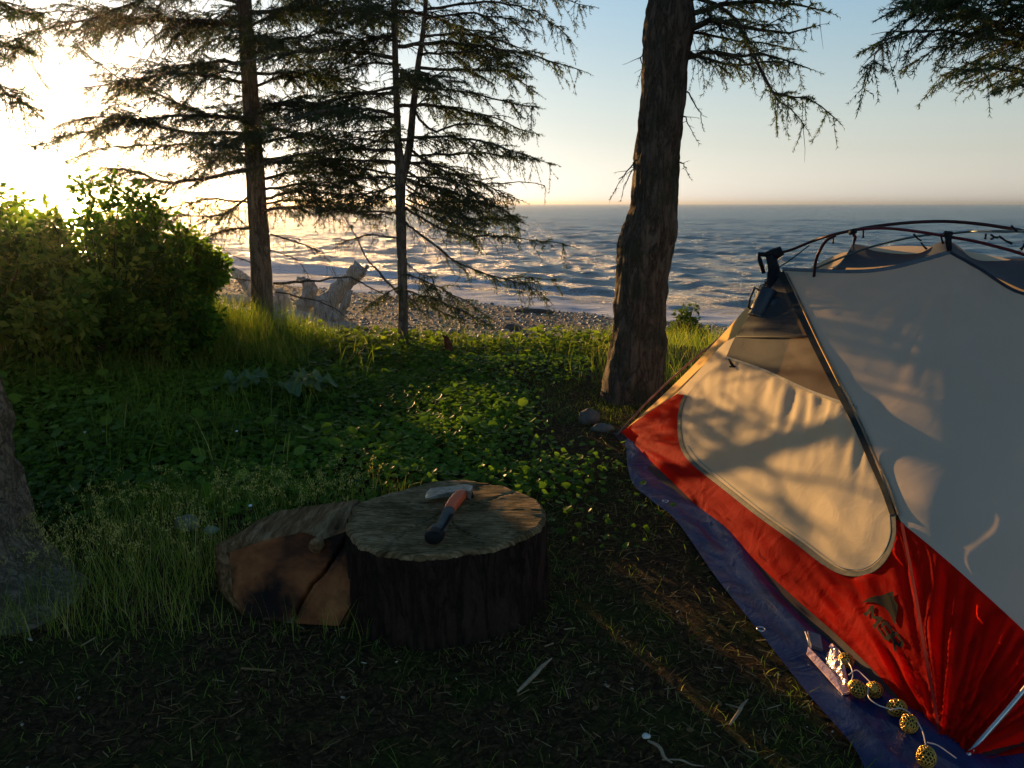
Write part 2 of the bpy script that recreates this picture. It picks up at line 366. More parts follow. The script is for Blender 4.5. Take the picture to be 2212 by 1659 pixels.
def smoothloop(pts, closed=False, n=6):
    """pts with optional third value 1 = sharp corner"""
    out = []; m = len(pts)
    segs = []
    cur = [pts[0]]
    for p in pts[1:]+([pts[0]] if closed else []):
        cur.append(p)
        if len(p) > 2: segs.append(cur); cur = [p]
    if len(cur) > 1: segs.append(cur)
    for sg in segs:
        L = sum(math.dist(a[:2], b_[:2]) for a, b_ in zip(sg, sg[1:])); k = max(2, int(L/9))
        sm = spline([p[:2] for p in sg], k); out += [tuple(q) for q in (sm if sg is segs[-1] and not closed else sm[:-1])]
    return out
def panel(name, outline, mat_, disp=None, step=9, mapf=skin, closed=True, attrs=False):
    ol = smoothloop(outline, True)
    xs = [p[0] for p in ol]; ys = [p[1] for p in ol]
    verts = [Vector(p) for p in ol]; nb = len(verts); edges = [(i, (i+1) % nb) for i in range(nb)]
    arr = np.array(ol)
    x = min(xs)
    k = 0
    y = min(ys)+step*.5
    while y < max(ys):
        x = min(xs)+(step*.5 if k % 2 else 0)
        # crossings for inside test
        cr = sorted(ax+(y-ay)*(bx-ax)/(by-ay) for (ax, ay), (bx, by) in zip(ol, ol[1:]+ol[:1]) if (ay > y) != (by > y))
        while x < max(xs):
            c_ = sum(1 for q in cr if q < x)
            if c_ % 2 and np.min(np.abs(arr[:, 0]-x)+np.abs(arr[:, 1]-y)) > step*.7: verts.append(Vector((x, y)))
            x += step
        y += step*.87; k += 1
    v2, e2, f2, *_ = geometry.delaunay_2d_cdt(verts, edges, [list(range(nb))], 2, 1e-3)
    pts = [mapf(v.x, v.y) for v in v2]
    me = bpy.data.meshes.new(name); me.from_pydata([tuple(p) for p in pts], [], [tuple(f) for f in f2]); me.update()
    if disp:
        seg = arr[np.append(np.arange(1, nb), 0)]-arr
        nrm = [v.normal.copy() for v in me.vertices]
        for i, v in enumerate(v2):
            d = np.array([v.x, v.y])-arr; t = np.clip((d*seg).sum(1)/np.maximum((seg*seg).sum(1), 1e-9), 0, 1)
            dist = float(np.min(np.linalg.norm(d-seg*t[:, None], axis=1)))
            n_ = nrm[i]
            if n_.dot(ray(v.x, v.y)) > 0: n_ = -n_
            me.vertices[i].co = pts[i]+n_*disp(v.x, v.y, dist)
        me.update()
    return link(name, me, mat_, tent)
M_cream = cloth('cream_nylon', (.76, .62, .40), .40, (1.0, .64, .22), .7, .14, sheen=.08)
M_grey = cloth('grey_nylon', (.62, .50, .37), .26, (.72, .55, .36), .7, .10, sheen=.08, wscale=7)
M_red = cloth('red_nylon', (.50, .008, .004), .6, (1.0, .035, .008), .7, .4, sheen=.04, wscale=11)
M_mesh = cloth('dark_mesh', (.045, .05, .055), .3, (.06, .05, .04), .8, .1, alpha=.95)
M_black = simple('black_webbing', (.012, .013, .016), .6, var=.2)
M_floor = simple('floor_edge', (.05, .034, .028), .6, var=.3, scale=12)
M_trim = simple('olive_trim', (.12, .115, .085), .7, var=.3, scale=60)
M_pole = simple('pole_grey_red', (.06, .025, .025), .35, .6, var=.5, scale=3)
M_polesilver = simple('silver_pole', (.55, .53, .5), .3, .9, var=.1)
def wr(x, y, s, ang, st=6):
    c_, s_ = math.cos(ang), math.sin(ang); a = (x*c_+y*s_); b_ = (-x*s_+y*c_)
    return mnoise.noise(Vector((a*s/st, b_*s, 3.1)))
def radial(x, y, cx, cy, k, seed=0.0):
    dx, dy = x-cx, y-cy; r = math.hypot(dx, dy); a = math.atan2(dy, dx)
    return mnoise.noise(Vector((a*k, r*.004, seed)))*min(1, r/60)
ZIP = [(1690, 590), (1722, 655), (1762, 740), (1800, 815), (1845, 905), (1880, 985), (1905, 1050), (1925, 1110), (1925, 1160), (1905, 1205), (1870, 1232), (1825, 1233), (1780, 1210), (1720, 1165), (1640, 1108), (1560, 1045), (1500, 998), (1478, 965), (1470, 920), (1474, 880), (1483, 853)]
def d_door(x, y, d):
    e = min(1, d/40)
    g = (1-sstep(0, 230, y-(780+(x-1570)*.33)))*min(1, d/8)/max(e, .05)                       # gathers under the top hem
    w = .015*g*wr(x, y, .055, math.radians(96), 8)+.004*wr(x, y, .02, math.radians(100), 3)
    return float(e*(w+.018*min(1, d/140)))
panel('door_panel', [(1568, 772, 1), (1650, 800), (1750, 845), (1850, 880, 1), (1880, 985), (1905, 1050), (1925, 1110), (1925, 1160), (1905, 1205), (1870, 1232), (1825, 1233), (1780, 1210), (1720, 1165), (1640, 1108), (1560, 1045), (1500, 998), (1478, 965), (1470, 920), (1474, 880), (1483, 853, 1), (1520, 812)], M_cream, d_door, step=7)
panel('mesh_window', [(1690, 590, 1), (1722, 655), (1762, 740), (1800, 815), (1850, 880, 1), (1750, 845), (1650, 800), (1568, 772, 1), (1590, 725), (1640, 655)], M_mesh, lambda x, y, d: float(.010*wr(x, y, .014, .4, 2)*min(1, d/30)-.012*min(1, d/60)), step=9)
# folded fabric hanging inside behind the window
pocket = panel('rolled_fabric', [(1600, 726, 1), (1640, 668), (1684, 628, 1), (1714, 680), (1738, 730, 1), (1690, 728)], cloth('pale_mesh', (.16, .17, .15), .4), lambda x, y, d: float(.012*wr(x, y, .03, .3, 3)*min(1, d/20)), mapf=lambda x, y: skin(x, y, -.05))
def d_red(x, y, d):
    e = min(1, d/16)
    w = .014*wr(x, y, .030, math.radians(38), 5)*sstep(1400, 1550, x)
    w += .024*radial(x, y, 1335, 935, 9)*(1-sstep(1430, 1650, x))
    w += .030*radial(x, y, 2040, 1650, 16, 4)*sstep(1650, 1800, x)
    w += .006*wr(x, y, .03, 1.1, 3)
    w *= 1-.8*math.exp(-((x-1905)**2+(y-1345)**2)/75**2)
    return float(e*w)
Eb = [(1335, 938, 1), (1407, 998), (1513, 1100), (1619, 1202), (1717, 1292), (1819, 1382), (1921, 1484), (1985, 1565), (2035, 1648, 1)]
lower = panel('lower_panel', Eb+[(2022, 1540), (2000, 1420), (1975, 1270), (1948, 1130, 1), (1930, 1120, 1), (1930, 1160), (1908, 1210), (1872, 1238), (1824, 1239), (1778, 1216), (1717, 1171), (1637, 1114), (1556, 1051), (1496, 1003), (1472, 968), (1464, 920), (1468, 880), (1478, 852, 1), (1400, 893)], M_red, d_red, step=7)
panel('end_panel', [(2035, 1648, 1), (2022, 1540), (2000, 1420), (1975, 1270), (1948, 1130, 1), (2010, 1180), (2090, 1250), (2212, 1362), (2330, 1480), (2420, 1580, 1), (2400, 1680, 1), (2200, 1672)], M_red,
      lambda x, y, d: float(min(1, d/16)*(.034*radial(x, y, 2035, 1655, 13, 8)+.004*wr(x, y, .03, 2.2, 3))), step=8)
panel('wall_panel', [(1690, 582, 1), (1745, 584), (1828, 586), (1900, 582), (1975, 566), (2052, 545, 1), (2115, 580), (2212, 634), (2330, 625), (2470, 662, 1), (2480, 1000), (2450, 1300), (2420, 1580, 1), (2330, 1480), (2212, 1362), (2090, 1250), (2010, 1180), (1948, 1130, 1), (1925, 1080), (1885, 985), (1850, 905), (1805, 815), (1767, 740), (1727, 655)], M_grey,
      lambda x, y, d: float(min(1, d/60)*(.006*wr(x, y, .0035, .6, 2)+.008*min(1, d/250))+.003*min(1, d/20)*wr(x, y, .02, 1.0, 3)+min(1, d/14)*(.012*radial(x, y, 2052, 545, 11, 2)*(1-sstep(60, 380, math.hypot(x-2052, y-545)))+.005*radial(x, y, 1690, 582, 14, 5)*(1-sstep(60, 300, math.hypot(x-1690, y-582))))), step=13)
panel('end_wall_panel', [(1568, 772, 1), (1520, 812), (1483, 853, 1), (1462, 851, 1), (1510, 800), (1560, 745), (1588, 728, 1)], M_cream, None, mapf=lambda x, y: skin(x, y, -.03-.0006*max(0, 1570-x)))
panel('corner_panel', [(1335, 938, 1), (1400, 893), (1483, 853, 1), (1462, 851, 1), (1395, 895)], M_red, None, mapf=lambda x, y: skin(x, y, -.015))
def band(name, path, wpx, mat_, off=.006, n=60, par=None, mapf=skin):
    P = spline(path, n); A = []; B = []
    for i, p in enumerate(P):
        t = P[min(i+1, n-1)]-P[max(i-1, 0)]; t = t/np.linalg.norm(t); q = np.array([-t[1], t[0]])*(wpx(i/(n-1)) if callable(wpx) else wpx)/2
        A.append(mapf(*(p+q), off)); B.append(mapf(*(p-q), off))
    # a thin strip with real thickness
    b = MB(); k = len(A); nrm = (B[0]-A[0]).cross(A[1]-A[0]).normalized()*.0025
    for a_, b_ in zip(A, B): b.v += [a_, b_, b_+nrm, a_+nrm]
    for i in range(k-1):
        for j in range(4): b.f.append((4*i+j, 4*i+(j+1) % 4, 4*i+4+(j+1) % 4, 4*i+4+j))
    return b.build(name, mat_, par or tent, smooth=False)
ZM = simple('zip_dark', (.014, .018, .018), .45, var=.3)
band('zipper', [(1686, 588), (1719, 657), (1759, 742), (1799, 822), (1846, 912), (1881, 992), (1908, 1055), (1928, 1112)], lambda t: 15-4*t, ZM, .010, 60)
band('zipper_piping', [(1698, 588), (1732, 657), (1772, 742), (1812, 820), (1858, 910), (1893, 990), (1920, 1052), (1940, 1112)], 4, M_trim, .010, 60)
band('door_seam', [(1928, 1110), (1928, 1160), (1908, 1208), (1871, 1236), (1824, 1237), (1778, 1214), (1718, 1168), (1638, 1111), (1558, 1048), (1498, 1000), (1474, 966), (1467, 920), (1471, 880), (1481, 853)], lambda t: 12-5*t, M_trim, .007, 110)
band('door_seam', [(1921, 1112), (1921, 1158), (1902, 1200), (1868, 1226), (1827, 1227), (1784, 1205), (1724, 1160), (1644, 1103), (1565, 1040), (1508, 993), (1484, 962)], 2.5, simple('seam_pale', (.35, .32, .25), .7), .0085, 110)
band('window_hem', [(1568, 772), (1650, 800), (1750, 845), (1850, 880)], 6, simple('hem', (.30, .27, .2), .7), .006, 40)
band('wall_seam', [(1948, 1130), (1975, 1270), (2000, 1420), (2022, 1540), (2035, 1645)], 7, simple('dark_red_seam', (.18, .01, .01), .5), .006, 60)
band('wall_hem', [(1690, 581), (1745, 583), (1828, 586), (1900, 582), (1975, 566), (2052, 544)], 7, simple('grey_hem', (.13, .14, .15), .6), .004, 50)
band('wall_hem', [(2052, 544), (2115, 579), (2212, 634), (2330, 628)], 6, simple('dark_hem', (.03, .035, .045), .6), .004, 30)
band('window_seam', [(1590, 727), (1660, 727), (1745, 726)], 3, M_black, .004, 20)
# brown floor edge below the red skin
b = MB(); fe = spline([p[:2] for p in Eb], 60); A = []; B_ = []; D_ = []
for i, p in enumerate(fe):
    P = skin(*p, .001); t = i/59; A.append(P); B_.append(Vector((P.x, P.y, 0))-IN*(.035+.012*math.sin(t*17))+Vector((0, 0, .012))); D_.append(Vector((P.x, P.y, .006))+IN*.1)
b.ribbon(A, B_); b.ribbon(B_, D_); b.build('floor_edge', M_floor, tent)
b = MB(); fl = [TA, TB, TB2, TA2]; b.v = [Vector((p.x, p.y, .014)) for p in fl]; b.f = [(0, 1, 2, 3)]; b.build('floor', M_floor, tent)
# roof and hidden sides, so that the tent is whole from any side
RIDGE_F = [at(1842, 526, 3.35), at(1907, 537, 3.35), at(1985, 541, 3.3), at(2046, 520, 3.2), at(2100, 552, 3.2), at(2150, 558, 3.15), at(2230, 558, 3.05), at(2330, 570, 2.9)]
NEARTOP = [skin(1805, 578), skin(1873, 578), skin(1960, 568), skin(2050, 545), skin(2108, 576), skin(2165, 606), skin(2240, 634), skin(2330, 628)]
def loft(name, Acurve, Bcurve, mat_, n=26, m_=8, sag=0.02, par=tent):
    a = spline(Acurve, n); c_ = spline(Bcurve, n); b = MB()
    for i in range(n):
        for j in range(m_+1):
            t = j/m_; p = Vector(a[i]*(1-t)+c_[i]*t); p.z -= sag*math.sin(PI*t); b.v.append(p)
    for i in range(n-1):
        for j in range(m_): q = i*(m_+1)+j; b.f.append((q, q+1, q+m_+2, q+m_+1))
    return b.build(name, mat_, par)
M_roof = cloth('dark_roof_mesh', (.05, .06, .075), .3, (.08, .09, .10), .8, .06)
loft('roof_panel', NEARTOP, RIDGE_F, M_roof, 40, 8, .015)
loft('roof_edge', [skin(1790, 578), skin(1800, 579), skin(1808, 579)], [RIDGE_F[0], RIDGE_F[0]+Vector((.004, 0, 0)), RIDGE_F[0]+Vector((.01, 0, 0))], M_grey, 8, 8, .03)
loft('roof_gap_blocker', [skin(1697, 592), skin(1740, 592), skin(1812, 592)], [HUB1+Vector((.1, .05, -.07)), HUB1.lerp(RIDGE_F[0], .5)+Vector((.03, 0, -.09)), RIDGE_F[0]+Vector((0, 0, -.06))], M_roof, 12, 6, .02)  # hidden panel added to stop sun leaking inside behind the wall top
back = TA2+Vector((0, 0, .02)); back2 = TB2+Vector((0, 0, .02))
loft('back_wall', [HUB1+Vector((.1, .05, -.05)), RIDGE_F[0]+Vector((0, 0, -.03)), RIDGE_F[3]+Vector((0, 0, -.03)), RIDGE_F[7]+Vector((0, 0, -.05)), HUB2+Vector((0, 0, -.03))],
     [back.lerp(back2, t) for t in (0, .2, .5, .8, 1)], M_grey, 30, 10, .02)
loft('far_end_wall', [HUB1+Vector((-.01, .02, -.06)), HUB1+Vector((.03, .02, -.05)), HUB1+Vector((.1, .05, -.05))], [TA+Vector((0.02, 0, .01)), TA.lerp(TA2, .5)+Vector((0, 0, .02)), back], M_cream, 12, 12, .03)
loft('near_end_wall', [skin(2420, 1580), skin(2450, 1300), skin(2475, 1000), HUB2], [TB2+Vector((0, 0, .02)), TB2.lerp(HUB2, .3), TB2.lerp(HUB2, .6), HUB2+Vector((.02, 0, 0))], M_grey, 16, 8, .02)
# poles
def pole(path, r=.0045, mat_=None, n=40, name='pole'):
    b = MB(); b.tube([Vector(p) for p in spline(path, n)], r, 8); return b.build(name, mat_ or M_pole, tent)
p1 = HUB1+Vector((-.01, .0, .045))
pole([at(1690, 545, 3.33), at(1716, 537, 3.26), at(1760, 519, 3.15), at(1800, 507, 3.05), at(1870, 492, 3.0), at(1950, 482, 2.98), at(2030, 478, 2.95), at(2100, 482, 2.88), at(2160, 490, 2.8), at(2230, 504, 2.68), at(2330, 545, 2.45), at(2440, 620, 2.12), HUB2], .0062)
pole([at(1850, 496, 3.0), at(1895, 493, 2.96), at(1940, 495, 2.93), at(2000, 503, 2.9), at(2048, 511, 2.87), at(2100, 520, 2.8), at(2150, 532, 2.72), at(2212, 550, 2.62), at(2330, 595, 2.45), HUB2], .0055, simple('red_pole', (.12, .02, .025), .35, .5, var=.3))
pole([at(1806, 508, 3.04), at(1785, 520, 3.06), at(1769, 545, 3.08), at(1761, 572, 3.1), at(1756, 630, 3.12)], .006)
pole([at(1750, 585, 3.3), at(1806, 561, 3.25), at(1882, 533, 3.2), at(1952, 516, 3.0), at(2008, 507, 3.0), at(2048, 505, 2.9), at(2100, 500, 2.9), at(2160, 500, 2.6), at(2240, 504, 2.7), at(2330, 540, 2.75)], .0045, simple('greygreen_pole', (.10, .12, .11), .4, .5))
pole([at(1676, 580, 3.36), at(1650, 618, 3.4), at(1608, 676, 3.48), at(1545, 738, 3.52), at(1480, 792, 3.56), at(1405, 862, 3.6), atz(1331, 942, .01)], .0050, simple('leg_pole', (.22, .10, .09), .35, .5, var=.3))
pole([atz(2052, 1672, .01), at(2110, 1608, 1.33), at(2212, 1490, 1.36), at(2320, 1340, 1.42), at(2420, 1100, 1.5), at(2470, 800, 1.62), HUB2], .0048, M_polesilver)
pole([HUB2, HUB2.lerp(TB2, .5)+Vector((.12, -.1, .1)), TB2+Vector((0, 0, .01))], .0048, M_polesilver)
pole([HUB1, HUB1.lerp(TA2, .5)+Vector((.08, .12, .08)), TA2+Vector((0, 0, .01))], .0048, M_polesilver)
# hub, straps, clips
b = MB(); hp = at(1665, 556, 3.34)
b.tube([at(1690, 541, 3.33), at(1675, 548, 3.34), at(1655, 552, 3.36)], [.020, .026, .016], 8); b.tube([at(1664, 551, 3.34), at(1672, 580, 3.34), at(1670, 600, 3.34)], [.02, .026, .028], 8)
b.tube([at(1657, 550, 3.36), at(1640, 549, 3.36), at(1641, 560, 3.36), at(1650, 590, 3.36)], [.010, .011, .010, .009], 8); hub = b.build('hub', M_black, tent)
b = MB(); b.tube([at(1672, 590, 3.33), at(1668, 640, 3.28), at(1662, 668, 3.24)], [.030, .026, .016], 8); b.build('strap', M_black, tent)
b = MB(); b.tube([at(1683, 600, 3.30), at(1686, 640, 3.24), at(1691, 668, 3.2)], [.012, .017, .006], 6); b.build('strap', M_black, tent)
b = MB(); b.tube([at(1684, 577, 3.32), at(1716, 555, 3.22), at(1748, 530, 3.16)], .0025, 5); b.build('cord', M_black, tent)
b = MB(); b.tube([at(1574, 776, 3.1), at(1584, 792, 3.07)], [.004, .006], 6); b.tube([at(1576, 792, 3.06), at(1592, 792, 3.06)], .004, 6); b.build('toggle', M_black, tent)
clipm = simple('clip_red', (.16, .02, .025), .5)
b = MB(); b.tube([at(2048, 505, 2.86), at(2049, 522, 2.86), at(2051, 541, 2.85)], [.013, .011, .009], 8); b.build('clip', M_black, tent)
b = MB(); b.tube([at(1840, 500, 3.0), at(1848, 512, 3.02), at(1860-16, 527, 3.05)], [.006, .006, .004], 6); b.build('clip', clipm, tent)
b = MB(); b.tube([at(2040, 504, 2.86), at(2056, 505, 2.86)], .009, 8); b.build('hub', M_black, tent)
b = MB(); b.tube([at(1836, 503, 3.0), at(1848, 499, 2.98)], .010, 8); b.build('hub', M_black, tent)
for (x, y, dx, dy, Yd) in ((1800, 512, 0, 14, 3.05), (1865, 497, 0, 17, 2.9), (1990, 520, -16, -14, 2.9), (1990, 524, 12, 14, 2.9), (2033, 510, 5, 16, 2.5), (2130, 505, -2, 12, 2.5), (2148, 512, -8, 4, 2.5), (2215, 525, -10, 14, 2.0), (2140, 507, 16, 6, 2.5), (2158, 510, 28, 16, 2.4), (2185, 487, 12, 12, 2.5)):
    b = MB(); b.tube([at(x, y, Yd), at(x+dx*.5, y+dy*.5+2, Yd), at(x+dx, y+dy, Yd)], [.0035, .003, .0045], 5); b.build('clip', M_black, tent)
# printed mark on the red panel: sail-like triangle over three slanted letters
M_print = simple('print_dark', (.022, .020, .014), .8, var=.15, spec=.04)
def zz(x, y): return (2060+x*.13263)*.8848, (1400+y*.13263)*.8848
def flatpoly(pts, off=.005):
    ol = [zz(*p) for p in pts]; n = len(ol)
    g_ = []
    for yy in np.arange(min(p[1] for p in ol), max(p[1] for p in ol), 3.5):
        for xx in np.arange(min(p[0] for p in ol), max(p[0] for p in ol), 3.5):
            if sum(1 for (ax, ay), (bx, by) in zip(ol, ol[1:]+ol[:1]) if (ay > yy) != (by > yy) and xx < ax+(yy-ay)*(bx-ax)/(by-ay)) % 2: g_.append(Vector((xx, yy)))
    v2, e2, f2, *_ = geometry.delaunay_2d_cdt([Vector(p) for p in ol]+g_, [(i, (i+1) % n) for i in range(n)], [list(range(n))], 1, 1e-4)
    return [lower_pt(v.x, v.y, off) for v in v2], f2
def lower_pt(x, y, off):
    P = skin(x, y); d = 12.0
    n_ = (skin(x+d, y)-P).cross(skin(x, y+d)-P).normalized(); r = ray(x, y)
    if n_.dot(r) > 0: n_ = -n_
    return P+n_*(float(d_red(x, y, 99))+off)
def mark(polys, name):
    b = MB()
    for pl in polys:
        out = []                                                     # densify so that it follows the wrinkles
        for (x0, y0), (x1, y1) in zip(pl, pl[1:]+pl[:1]):
            k = max(1, int(math.hypot(x1-x0, y1-y0)/60)); out += [(x0+(x1-x0)*i/k, y0+(y1-y0)*i/k) for i in range(k)]
        vs, fs = flatpoly(out); o = len(b.v); b.v += vs; b.f += [tuple(o+i for i in f) for f in fs]
    return b.build(name, M_print, lower, False)
mk = mark([[(300, 520), (620, 450), (950, 365), (970, 520), (1020, 600), (1005, 800), (1000, 1000), (930, 880), (860, 740), (760, 630), (640, 570), (500, 545)]], 'printed_triangle')
def letter(strokes, o, ex, ey, th=.24):
    out = []
    for (x0, y0, x1, y1) in strokes:
        dx, dy = x1-x0, y1-y0; L = math.hypot(dx, dy); nx_, ny_ = -dy/L*th/2, dx/L*th/2; ux, uy = dx/L*th*.3, dy/L*th*.3
        q = [(x0-ux+nx_, y0-uy+ny_), (x1+ux+nx_, y1+uy+ny_), (x1+ux-nx_, y1+uy-ny_), (x0-ux-nx_, y0-uy-ny_)]
        out.append([(o[0]+a*ex[0]+c_*ey[0], o[1]+a*ex[1]+c_*ey[1]) for a, c_ in q])
    return out
ex = (190, 250); ey = (150, -110)      # along the word, and up
Ls = letter([(0, 0, 0, 1.15), (0, 1.15, .45, .5), (.45, .5, .9, 1.15), (.9, 1.15, .9, 0)], (395, 760), ex, ey)
Ls += letter([(.8, 1.05, .1, 1.1), (.05, 1.0, .05, .65), (.1, .6, .75, .5), (.8, .45, .8, .1), (.75, 0, 0, .05)], (640, 1030), ex, ey)
Ls += letter([(0, 0, 0, 1.1), (0, 1.1, .65, 1.05), (.7, 1.0, .7, .6), (.65, .55, 0, .5), (.3, .5, .8, 0)], (830, 1240), ex, ey)
mark(Ls, 'printed_letters')
# small smudge on the grey wall
# ------------------------------------------------------------------ blue tarp
M_tarp, nt, b_ = mat('blue_tarp'); co = coord(nt)
nw = noise_t(nt, co, 7, 6, .6, 1.5); nw2 = noise_t(nt, coord(nt, (1, .35, 1)), 26, 5, .6, .8)
rr_ = ramp(nt, nw.outputs[0], [(.3, (.004, .012, .045)), (.55, (.007, .022, .085)), (.75, (.010, .026, .095))]); nt.links.new(rr_.outputs[0], b_.inputs['Base Color'])
b_.inputs['Roughness'].default_value = .36; b_.inputs['Specular IOR Level'].default_value = .3; bump(nt, math_n(nt, 'ADD', math_n(nt, 'MULTIPLY', nw.outputs[0], .5), math_n(nt, 'MULTIPLY', nw2.outputs[0], .35)), b_, .6, .02)
tp = empty('tarp', (1.0, 2.4, 0), 'blue woven plastic tarp spread on the ground beneath the tent', 'tarp')
outer = [atz(*p, .01) for p in ((1350, 950), (1362, 1035), (1405, 1080), (1460, 1125), (1546, 1247), (1636, 1361), (1742, 1496), (1840, 1610), (1875, 1680), (1920, 1760))]
a = spline(outer, 120); b = MB(); mm = 40
for i in range(120):
    t = i/119; w = Vector((outer[0]+IN*.2).lerp(outer[-1]+IN*1.4, 0)); 
    inn = Vector(TA.lerp(TB, t))+AB*(.25*t)+IN*(1.36)
    for j in range(mm+1):
        s_ = (j/mm)**1.8; p = Vector(a[i]).lerp(inn, s_)
        vis = 1-sstep(.25, .45, s_)
        fold = abs(mnoise.noise(Vector((p.x*3, p.y*2, 1.3))))*.03+.012*mnoise.noise(Vector((p.x*16+p.y*5, p.y*2.5, 4)))
        rid = .030*max(0, 1-abs((s_-.10-.03*math.sin(t*9))/.03))*(t > .25)+.012*max(0, 1-abs((s_-.05-.02*math.sin(t*14))/.02))
        p.z = .012+.5*float(vis)*(max(0, fold)+rid*float(sstep(.25, .4, t)))*min(1, s_*30)*(1-.85*float(sstep(.12, .2, s_)))
        b.v.append(p)
for i in range(119):
    for j in range(mm): q = i*(mm+1)+j; b.f.append((q, q+1, q+mm+2, q+mm+1))
b.build('sheet', M_tarp, tp)
M_brass = simple('steel', (.5, .5, .5), .25, .95, var=.1)
for px_ in ((1434, 1085), (1640, 1361)):
    c_ = atz(px_[0]+4, px_[1]-2, .028); b = MB(); ring = [c_+Vector((math.cos(k)*.010, math.sin(k)*.010, 0)) for k in np.linspace(0, 2*PI, 17)]
    b.tube(ring, .0025, 6, False); b.build('grommet', M_brass, tp)
# ------------------------------------------------------------------ things hanging from the hub
mug = empty('insulated_mug', at(1646, 650, 3.2), 'black mug hanging by a ring from the tent hub', 'mug')
M_mug = simple('black_enamel', (.010, .014, .024), .5, var=.2, spec=.6)
def cyl(b, top, bot, r0, r1, n=20): b.tube([top, top.lerp(bot, .04), top.lerp(bot, .96), bot], [r0*.93, r0, r1, r1*.95], n)
mt, mb_ = at(1660, 624, 3.2), at(1637, 684, 3.18)
b = MB(); cyl(b, mt, mb_, .038, .041); b.build('cup_body', M_mug, mug)
ax = (mb_-mt).normalized(); sd_ = ax.cross(Vector((0, 1, 0))).normalized()
if sd_.x > 0: sd_ = -sd_
b = MB(); b.tube([mt+ax*.02+sd_*.036, mt+ax*.015+sd_*.056, mt+ax*.06+sd_*.060, mt+ax*.10+sd_*.052, mt+ax*.105+sd_*.038], .005, 8); b.build('handle', M_mug, mug)
b = MB(); ring = [mb_+(sd_*math.cos(k)+sd_.cross(ax)*math.sin(k))*.041 for k in np.linspace(0, 2*PI, 25)]; b.tube(ring, .0022, 6, False); b.build('rim', simple('rim_worn', (.25, .24, .23), .4, .6), mug)
b = MB()
for cx_, cy_, rr in ((1659, 608, .012), (1655, 618, .011), (1649, 624, .018)):
    c_ = at(cx_, cy_, 3.2); b.tube([c_+Vector((math.cos(k)*rr, .002, math.sin(k)*rr)) for k in np.linspace(0, 2*PI, 17)], .0022, 6, False)
b.build('ring_chain', M_black, mug)
lan = empty('head_torch', at(1674, 664, 3.17), 'small black rounded light hanging just right of the black mug', 'lamp')
b = MB(); b.tube([at(1664, 652, 3.17), at(1672, 656, 3.16), at(1684, 663, 3.15), at(1687, 672, 3.15)], [.016, .034, .030, .016], 12); b.build('housing', M_mug, lan)
b = MB(); b.tube([at(1668, 678, 3.15), at(1676, 680, 3.14), at(1684, 674, 3.14)], [.016, .020, .014], 10); b.build('lens', simple('lens_dark', (.01, .01, .012), .15, spec=.8), lan)
# ------------------------------------------------------------------ string of gold balls
M_cordw = simple('clear_cord', (.55, .45, .38), .35, var=.15, spec=.6)
M_gold = simple('gold_wire', (.62, .36, .08), .32, .9, var=.35, scale=260)
M_goldin = simple('amber_core', (.05, .025, .01), .6)
sg = empty('string_lights', atz(1900, 1500, .02), 'string of small gold filigree balls on a clear cord on the blue tarp', 'string lights')
balls = [(1827, 1427), (1853, 1488), (1889, 1490), (1937, 1529), (1964, 1563), (2001, 1635)]
def ball(c_, r, seed):
    rs = random.Random(seed); b = MB(); rot = Vector((rs.uniform(-1, 1), rs.uniform(-1, 1), rs.uniform(-1, 1))).to_track_quat('Z', 'Y')
    def P(th, ph, rr=r): return c_+rot@Vector((math.cos(ph)*math.cos(th)*rr*.92, math.cos(ph)*math.sin(th)*rr*.92, math.sin(ph)*rr*1.12))
    for k in range(13):                                               # crossing spirals make the filigree
        for s_ in (1, -1): b.tube([P(2*PI*k/13+s_*t*2.6, -1.5+3.0*t) for t in np.linspace(0, 1, 13)], .0009, 4, False)
    for ph in (-1.0, -.5, 0, .5, 1.0): b.tube([P(t, ph) for t in np.linspace(0, 2*PI, 21)], .0010, 4, False)
    o = b.build('filigree_ball', M_gold, sg)
    b = MB(); b.v = []; bm = bmesh.new(); bmesh.ops.create_icosphere(bm, subdivisions=2, radius=r*.86)
    for v in bm.verts: b.v.append(c_+v.co*(1+.03*mnoise.noise(v.co*300)))
    b.f = [tuple(v.index for v in f.verts) for f in bm.faces]; bm.free(); c2 = b.build('core', M_goldin, None); 
    c2.parent = o; c2.location = (0, 0, 0); return o
for i, (x, y) in enumerate(balls): ball(atz(x, y, .036), .0190, i)
b = MB()
for path in ([(1812, 1405), (1822, 1418), (1838, 1440), (1842, 1462), (1836, 1478), (1848, 1480)], [(1834, 1458), (1850, 1448), (1868, 1462), (1884, 1478)],
             [(1876, 1480), (1876, 1505), (1895, 1522), (1923, 1532)], [(1922, 1534), (1945, 1530), (1965, 1540), (1978, 1556)], [(1980, 1556), (1992, 1578), (1998, 1600), (2001, 1618)], [(2002, 1604), (2025, 1610), (2052, 1628), (2066, 1638)]):
    P = spline([tuple(atz(*q, .046)) for q in path], 16); b.tube([Vector(p) for p in P], .0014, 5)
b.build('cord', M_cordw, sg)
